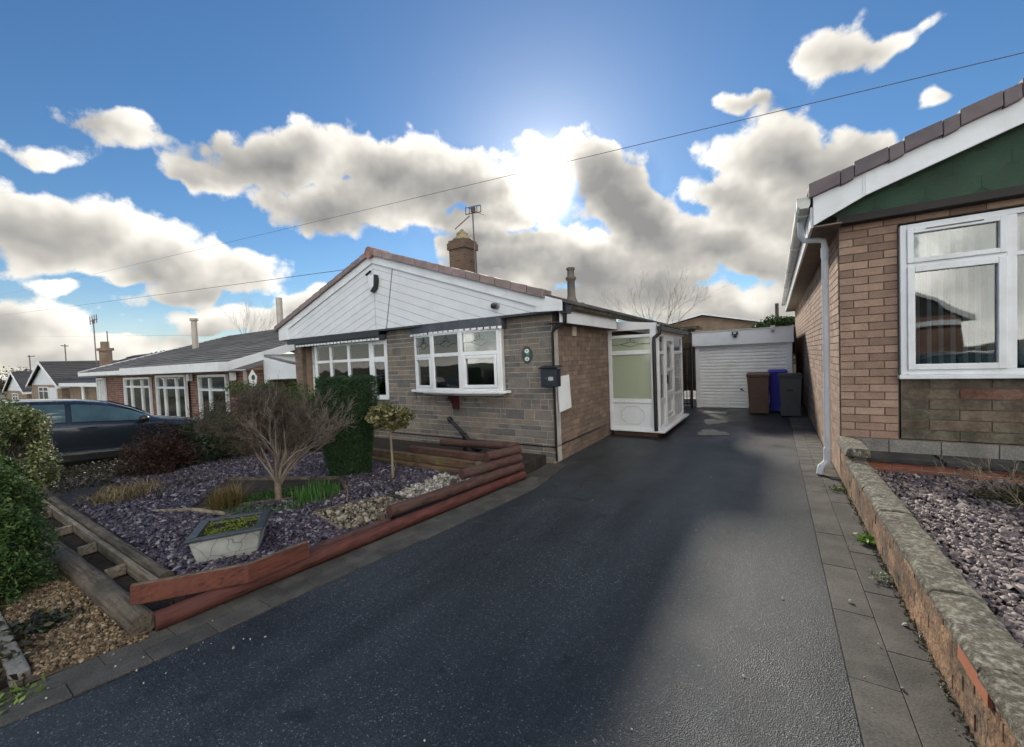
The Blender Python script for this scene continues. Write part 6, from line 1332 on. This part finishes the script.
# ================================================================== SKY, SUN, CAMERA
SUN_AZ, SUN_EL = -27.0, 26.5
w = bpy.data.worlds.new('World'); sc.world = w; w.use_nodes = True; nt = w.node_tree; nt.nodes.clear(); L = nt.links.new
out = N(nt, 'ShaderNodeOutputWorld')
sky = N(nt, 'ShaderNodeTexSky', sky_type='NISHITA', sun_disc=False, sun_elevation=R(SUN_EL), sun_rotation=R(SUN_AZ), altitude=300, air_density=1.15, dust_density=0.0, ozone_density=4.5)
bg1 = N(nt, 'ShaderNodeBackground'); bg1.inputs[1].default_value = 0.060; hs_ = N(nt, 'ShaderNodeHueSaturation'); hs_.inputs['Saturation'].default_value = 1.12; L(sky.outputs[0], hs_.inputs['Color']); L(hs_.outputs[0], bg1.inputs[0])
tc = N(nt, 'ShaderNodeTexCoord'); DIR = tc.outputs['Generated']
nrm = N(nt, 'ShaderNodeVectorMath', operation='NORMALIZE'); L(DIR, nrm.inputs[0]); DIR = nrm.outputs[0]
def M_(op, a, b=None, c=None, clamp=False):
    n = N(nt, 'ShaderNodeMath', operation=op); n.use_clamp = clamp
    for i, v in enumerate((a, b, c)):
        if v is None: continue
        if isinstance(v, (int, float)): n.inputs[i].default_value = v
        else: L(v, n.inputs[i])
    return n.outputs[0]
def noise(vec, s, det=6, ro=0.55, off=None):
    n = N(nt, 'ShaderNodeTexNoise'); n.inputs['Scale'].default_value = s; n.inputs['Detail'].default_value = det; n.inputs['Roughness'].default_value = ro
    if off is not None:
        a = N(nt, 'ShaderNodeVectorMath', operation='ADD'); a.inputs[1].default_value = off; L(vec, a.inputs[0]); vec = a.outputs[0]
    L(vec, n.inputs['Vector']); return n
sx = N(nt, 'ShaderNodeSeparateXYZ'); L(DIR, sx.inputs[0])
az = M_('ARCTAN2', sx.outputs[0], sx.outputs[1]); el = M_('ARCSINE', sx.outputs[2])
wn = noise(DIR, 5.5, 3, 0.6); wn2 = noise(DIR, 5.5, 3, 0.6, (7, 3, 1))
cv = N(nt, 'ShaderNodeCombineXYZ')
L(M_('ADD', az, M_('MULTIPLY', M_('SUBTRACT', wn.outputs[0], 0.5), 0.16)), cv.inputs[0])
L(M_('ADD', el, M_('MULTIPLY', M_('SUBTRACT', wn2.outputs[0], 0.5), 0.10)), cv.inputs[1])
def azel(u, v):
    d = ray(u, v); d = d/np.linalg.norm(d); return np.array([math.atan2(d[0], d[1]), math.asin(d[2])])
BL = [  # cloud masses: where the photograph has them, as bearings and heights in the sky
 (112, 135, 62, 20, 12, .62), (48, 158, 40, 12, 6, .5), (285, 162, 105, 38, 0, 1.0), (205, 178, 68, 20, 12, .8), (335, 208, 105, 30, 6, .9), (400, 172, 75, 42, 6, 1.0), (450, 185, 80, 34, 0, 1.0),
 (55, 225, 125, 36, 6, 1.0), (185, 256, 105, 25, 14, .9), (48, 280, 28, 10, 0, .5), (128, 271, 24, 10, 0, .5), (212, 286, 72, 18, -6, .8), (300, 300, 42, 16, -20, .75), (30, 320, 85, 28, 0, .85), (60, 347, 160, 24, 0, .9), (240, 326, 105, 18, 0, .8),
 (575, 160, 58, 26, 0, 1.0), (612, 190, 52, 32, 20, 1.0), (645, 215, 62, 34, 20, 1.0), (478, 222, 62, 18, 0, .95), (505, 252, 90, 26, 0, 1.0), (470, 285, 60, 22, 0, .8), (585, 262, 80, 34, 0, .95), (640, 278, 95, 32, 0, 1.0), (690, 240, 65, 24, 0, 1.0), (735, 255, 90, 26, 4, 1.0),
 (775, 165, 82, 48, 0, 1.05), (845, 175, 60, 44, 0, 1.0), (720, 190, 48, 26, 0, .75), (790, 225, 80, 40, 0, .9), (700, 305, 150, 26, 0, .9), (540, 305, 120, 24, 0, .8),
 (735, 105, 30, 10, 0, .55), (838, 62, 56, 26, -8, .62), (895, 45, 52, 14, -32, .5), (948, 95, 28, 12, -6, .55), (925, 25, 24, 10, -30, .4), (-120, 260, 130, 60, 0, 1.0), (1150, 120, 90, 50, 0, .9)]
gt = bpy.data.node_groups.new('cloud_masses', 'ShaderNodeTree'); gt.interface.new_socket('Vector', in_out='INPUT', socket_type='NodeSocketVector'); gt.interface.new_socket('Field', in_out='OUTPUT', socket_type='NodeSocketFloat')
gi = gt.nodes.new('NodeGroupInput'); go_ = gt.nodes.new('NodeGroupOutput'); GL = gt.links.new
def GM(op, a, b, c=None):
    n = gt.nodes.new('ShaderNodeMath'); n.operation = op
    for i, v in enumerate((a, b, c)):
        if v is None: continue
        if isinstance(v, (int, float)): n.inputs[i].default_value = v
        else: GL(v, n.inputs[i])
    return n.outputs[0]
acc = None
for (u, v, rx, ry, rot, k) in BL:
    c = azel(u, v); J = np.stack([(azel(u+1, v)-azel(u-1, v))/2, (azel(u, v+1)-azel(u, v-1))/2], 1); t = R(rot); Rm = np.array([[math.cos(t), -math.sin(t)], [math.sin(t), math.cos(t)]])
    U_, S_, _ = np.linalg.svd(J @ Rm @ np.diag([rx, ry]))
    if np.linalg.det(U_) < 0: U_[:, 1] *= -1
    mp = gt.nodes.new('ShaderNodeMapping'); mp.vector_type = 'TEXTURE'; mp.inputs['Location'].default_value = (c[0], c[1], 0); mp.inputs['Rotation'].default_value = (0, 0, math.atan2(U_[1, 0], U_[0, 0])); mp.inputs['Scale'].default_value = (S_[0], S_[1], 1)
    GL(gi.outputs[0], mp.inputs[0]); ln = gt.nodes.new('ShaderNodeVectorMath'); ln.operation = 'LENGTH'; GL(mp.outputs[0], ln.inputs[0])
    f = GM('MULTIPLY', GM('SUBTRACT', 1.14, ln.outputs['Value']), k)
    acc = f if acc is None else GM('SMOOTH_MAX', acc, f, 0.22)
GL(acc, go_.inputs[0])
def field(vec):
    n = N(nt, 'ShaderNodeGroup'); n.node_tree = gt; L(vec, n.inputs[0]); return n.outputs[0]
# elsewhere in the sky: unseen broken cumulus, brightened behind the camera as fill light
gen = noise(DIR, 2.3, 4, 0.5, (3, 1, 9)); side = N(nt, 'ShaderNodeMapRange'); side.interpolation_type = 'SMOOTHSTEP'; side.inputs[1].default_value = 0.25; side.inputs[2].default_value = -0.25
vd = N(nt, 'ShaderNodeVectorMath', operation='DOT_PRODUCT'); vd.inputs[1].default_value = (-0.54, 0.84, 0.0); L(DIR, vd.inputs[0]); L(vd.outputs['Value'], side.inputs[0])
genf = M_('MULTIPLY', M_('SUBTRACT', gen.outputs[0], 0.42), 4.0); genf = M_('SUBTRACT', genf, M_('MULTIPLY', M_('SUBTRACT', 1.0, side.outputs[0]), 4.0))
SUNAE = (R(SUN_AZ), R(24.0))
def density(dirv, azel_v, full=True):
    a = M_('MAXIMUM', field(azel_v), genf); n1 = noise(dirv, 9.5, 8 if full else 3, 0.60, (1, 5, 2))
    d = M_('ADD', a, M_('MULTIPLY', M_('SUBTRACT', n1.outputs[0], 0.5), 1.45))
    if full:
        vb = N(nt, 'ShaderNodeTexVoronoi'); vb.feature = 'F1'; vb.inputs['Scale'].default_value = 20; wv = N(nt, 'ShaderNodeVectorMath', operation='MULTIPLY_ADD'); L(n1.outputs['Color'], wv.inputs[0]); wv.inputs[1].default_value = (0.06, 0.06, 0.06); L(dirv, wv.inputs[2]); L(wv.outputs[0], vb.inputs['Vector'])
        d = M_('ADD', d, M_('MULTIPLY', M_('SUBTRACT', 0.45, vb.outputs['Distance']), 0.45))
    return a, d
acc, den = density(DIR, cv.outputs[0])
# the same field a little nearer the sun: tells how much cloud the light has come through
tov = N(nt, 'ShaderNodeVectorMath', operation='SUBTRACT'); tov.inputs[0].default_value = (SUNAE[0], SUNAE[1]+0.25, 0); L(cv.outputs[0], tov.inputs[1]); tn = N(nt, 'ShaderNodeVectorMath', operation='NORMALIZE'); L(tov.outputs[0], tn.inputs[0])
sc_n = N(nt, 'ShaderNodeVectorMath', operation='SCALE'); sc_n.inputs['Scale'].default_value = 0.045; L(tn.outputs[0], sc_n.inputs[0]); cv2 = N(nt, 'ShaderNodeVectorMath', operation='ADD'); L(cv.outputs[0], cv2.inputs[0]); L(sc_n.outputs[0], cv2.inputs[1])
sdv = Vector((math.sin(SUNAE[0])*math.cos(0.65), math.cos(SUNAE[0])*math.cos(0.65), math.sin(0.65)))*0.05
d3 = N(nt, 'ShaderNodeVectorMath', operation='ADD'); d3.inputs[1].default_value = tuple(sdv); L(DIR, d3.inputs[0])
acc2, den2 = density(d3.outputs[0], cv2.outputs[0], False)
mask = N(nt, 'ShaderNodeMapRange'); mask.interpolation_type = 'SMOOTHSTEP'; mask.inputs[1].default_value = 0.04; mask.inputs[2].default_value = 0.30; L(den, mask.inputs[0])
n2 = noise(DIR, 4, 6, 0.55, (4, 4, 4))
thick = M_('ADD', M_('MULTIPLY', den2, 0.62), M_('MULTIPLY', acc, 0.28)); thick = M_('ADD', thick, M_('MULTIPLY', M_('SUBTRACT', n2.outputs[0], 0.5), 0.8))
sd = (math.sin(R(SUN_AZ))*math.cos(R(23.0)), math.cos(R(SUN_AZ))*math.cos(R(23.0)), math.sin(R(23.0)))
dt = N(nt, 'ShaderNodeVectorMath', operation='DOT_PRODUCT'); dt.inputs[1].default_value = sd; L(DIR, dt.inputs[0]); ang = M_('ARCCOSINE', M_('MINIMUM', dt.outputs['Value'], 0.99999))
near = M_('POWER', 2.718, M_('MULTIPLY', M_('MULTIPLY', ang, ang), -1/(0.30**2))); thick = M_('ADD', thick, M_('MULTIPLY', near, 0.20))
cr = ramp(nt, [(0.02, (0.66, 0.66, 0.64)), (0.26, (0.52, 0.515, 0.49)), (0.56, (0.32, 0.318, 0.305)), (1.0, (0.165, 0.168, 0.175))]); L(thick, cr.inputs[0])
g1 = M_('POWER', 2.718, M_('MULTIPLY', M_('MULTIPLY', ang, ang), -1/(0.040**2))); g2 = M_('POWER', 2.718, M_('MULTIPLY', ang, -1/0.13))
thin = M_('SUBTRACT', 1.0, M_('MULTIPLY', thick, 1.35), clamp=True)
glow = M_('ADD', M_('MULTIPLY', g1, M_('MULTIPLY_ADD', thin, 6.0, 4.0)), M_('MULTIPLY', g2, M_('MULTIPLY_ADD', thin, 0.45, 0.06)))
anti = N(nt, 'ShaderNodeMapRange'); anti.inputs[1].default_value = 0.0; anti.inputs[2].default_value = -0.8; anti.inputs[3].default_value = 1.0; anti.inputs[4].default_value = 4.8; L(vd.outputs['Value'], anti.inputs[0])  # brightness gain added to unseen clouds behind the camera, lifting the shaded fronts
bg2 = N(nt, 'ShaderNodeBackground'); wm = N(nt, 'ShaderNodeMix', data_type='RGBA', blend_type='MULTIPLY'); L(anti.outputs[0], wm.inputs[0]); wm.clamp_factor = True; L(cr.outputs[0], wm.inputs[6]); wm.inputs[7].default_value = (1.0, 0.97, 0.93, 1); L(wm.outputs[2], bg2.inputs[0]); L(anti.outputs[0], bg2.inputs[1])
bg3 = N(nt, 'ShaderNodeBackground'); bg3.inputs[0].default_value = (1.0, 0.93, 0.80, 1); L(glow, bg3.inputs[1])
hz = M_('POWER', 2.718, M_('MULTIPLY', M_('MAXIMUM', el, 0.0), -1/0.05)); hzm = M_('MAXIMUM', mask.outputs[0], M_('MULTIPLY', hz, 0.85))
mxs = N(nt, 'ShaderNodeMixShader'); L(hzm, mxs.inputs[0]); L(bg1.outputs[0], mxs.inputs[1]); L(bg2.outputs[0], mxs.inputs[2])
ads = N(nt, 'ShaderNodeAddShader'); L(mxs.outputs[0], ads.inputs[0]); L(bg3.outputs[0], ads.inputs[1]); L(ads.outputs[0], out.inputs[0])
w.cycles.sampling_method = 'NONE'

sl = bpy.data.lights.new('sun', 'SUN'); sl.energy = 2.8; sl.angle = R(8.0); sl.color = (1.0, 0.92, 0.79); so = bpy.data.objects.new('sun', sl); COL.objects.link(so)
sv = Vector((math.sin(R(SUN_AZ))*math.cos(R(SUN_EL)), math.cos(R(SUN_AZ))*math.cos(R(SUN_EL)), math.sin(R(SUN_EL))))
so.rotation_euler = sv.to_track_quat('Z', 'Y').to_euler(); so.location = (0, 0, 20)
cam = bpy.data.cameras.new('camera'); co = bpy.data.objects.new('camera', cam); COL.objects.link(co); sc.camera = co
cam.sensor_width = 36; cam.lens = 36*FOC/1024; cam.clip_end = 2000; cam.clip_start = 0.05
Mx = Matrix(((AX[0][0], AX[0][1], AX[0][2], EYE[0]), (AX[1][0], AX[1][1], AX[1][2], EYE[1]), (AX[2][0], AX[2][1], AX[2][2], EYE[2]), (0, 0, 0, 1)))
co.matrix_world = Mx
vs_ = sc.view_settings; vs_.view_transform = 'Standard'; vs_.look = 'None'; vs_.exposure = 0.88; vs_.gamma = 1; vs_.use_curve_mapping = False
sc.cycles.max_bounces = 6; sc.cycles.transparent_max_bounces = 12; sc.cycles.sample_clamp_indirect = 6
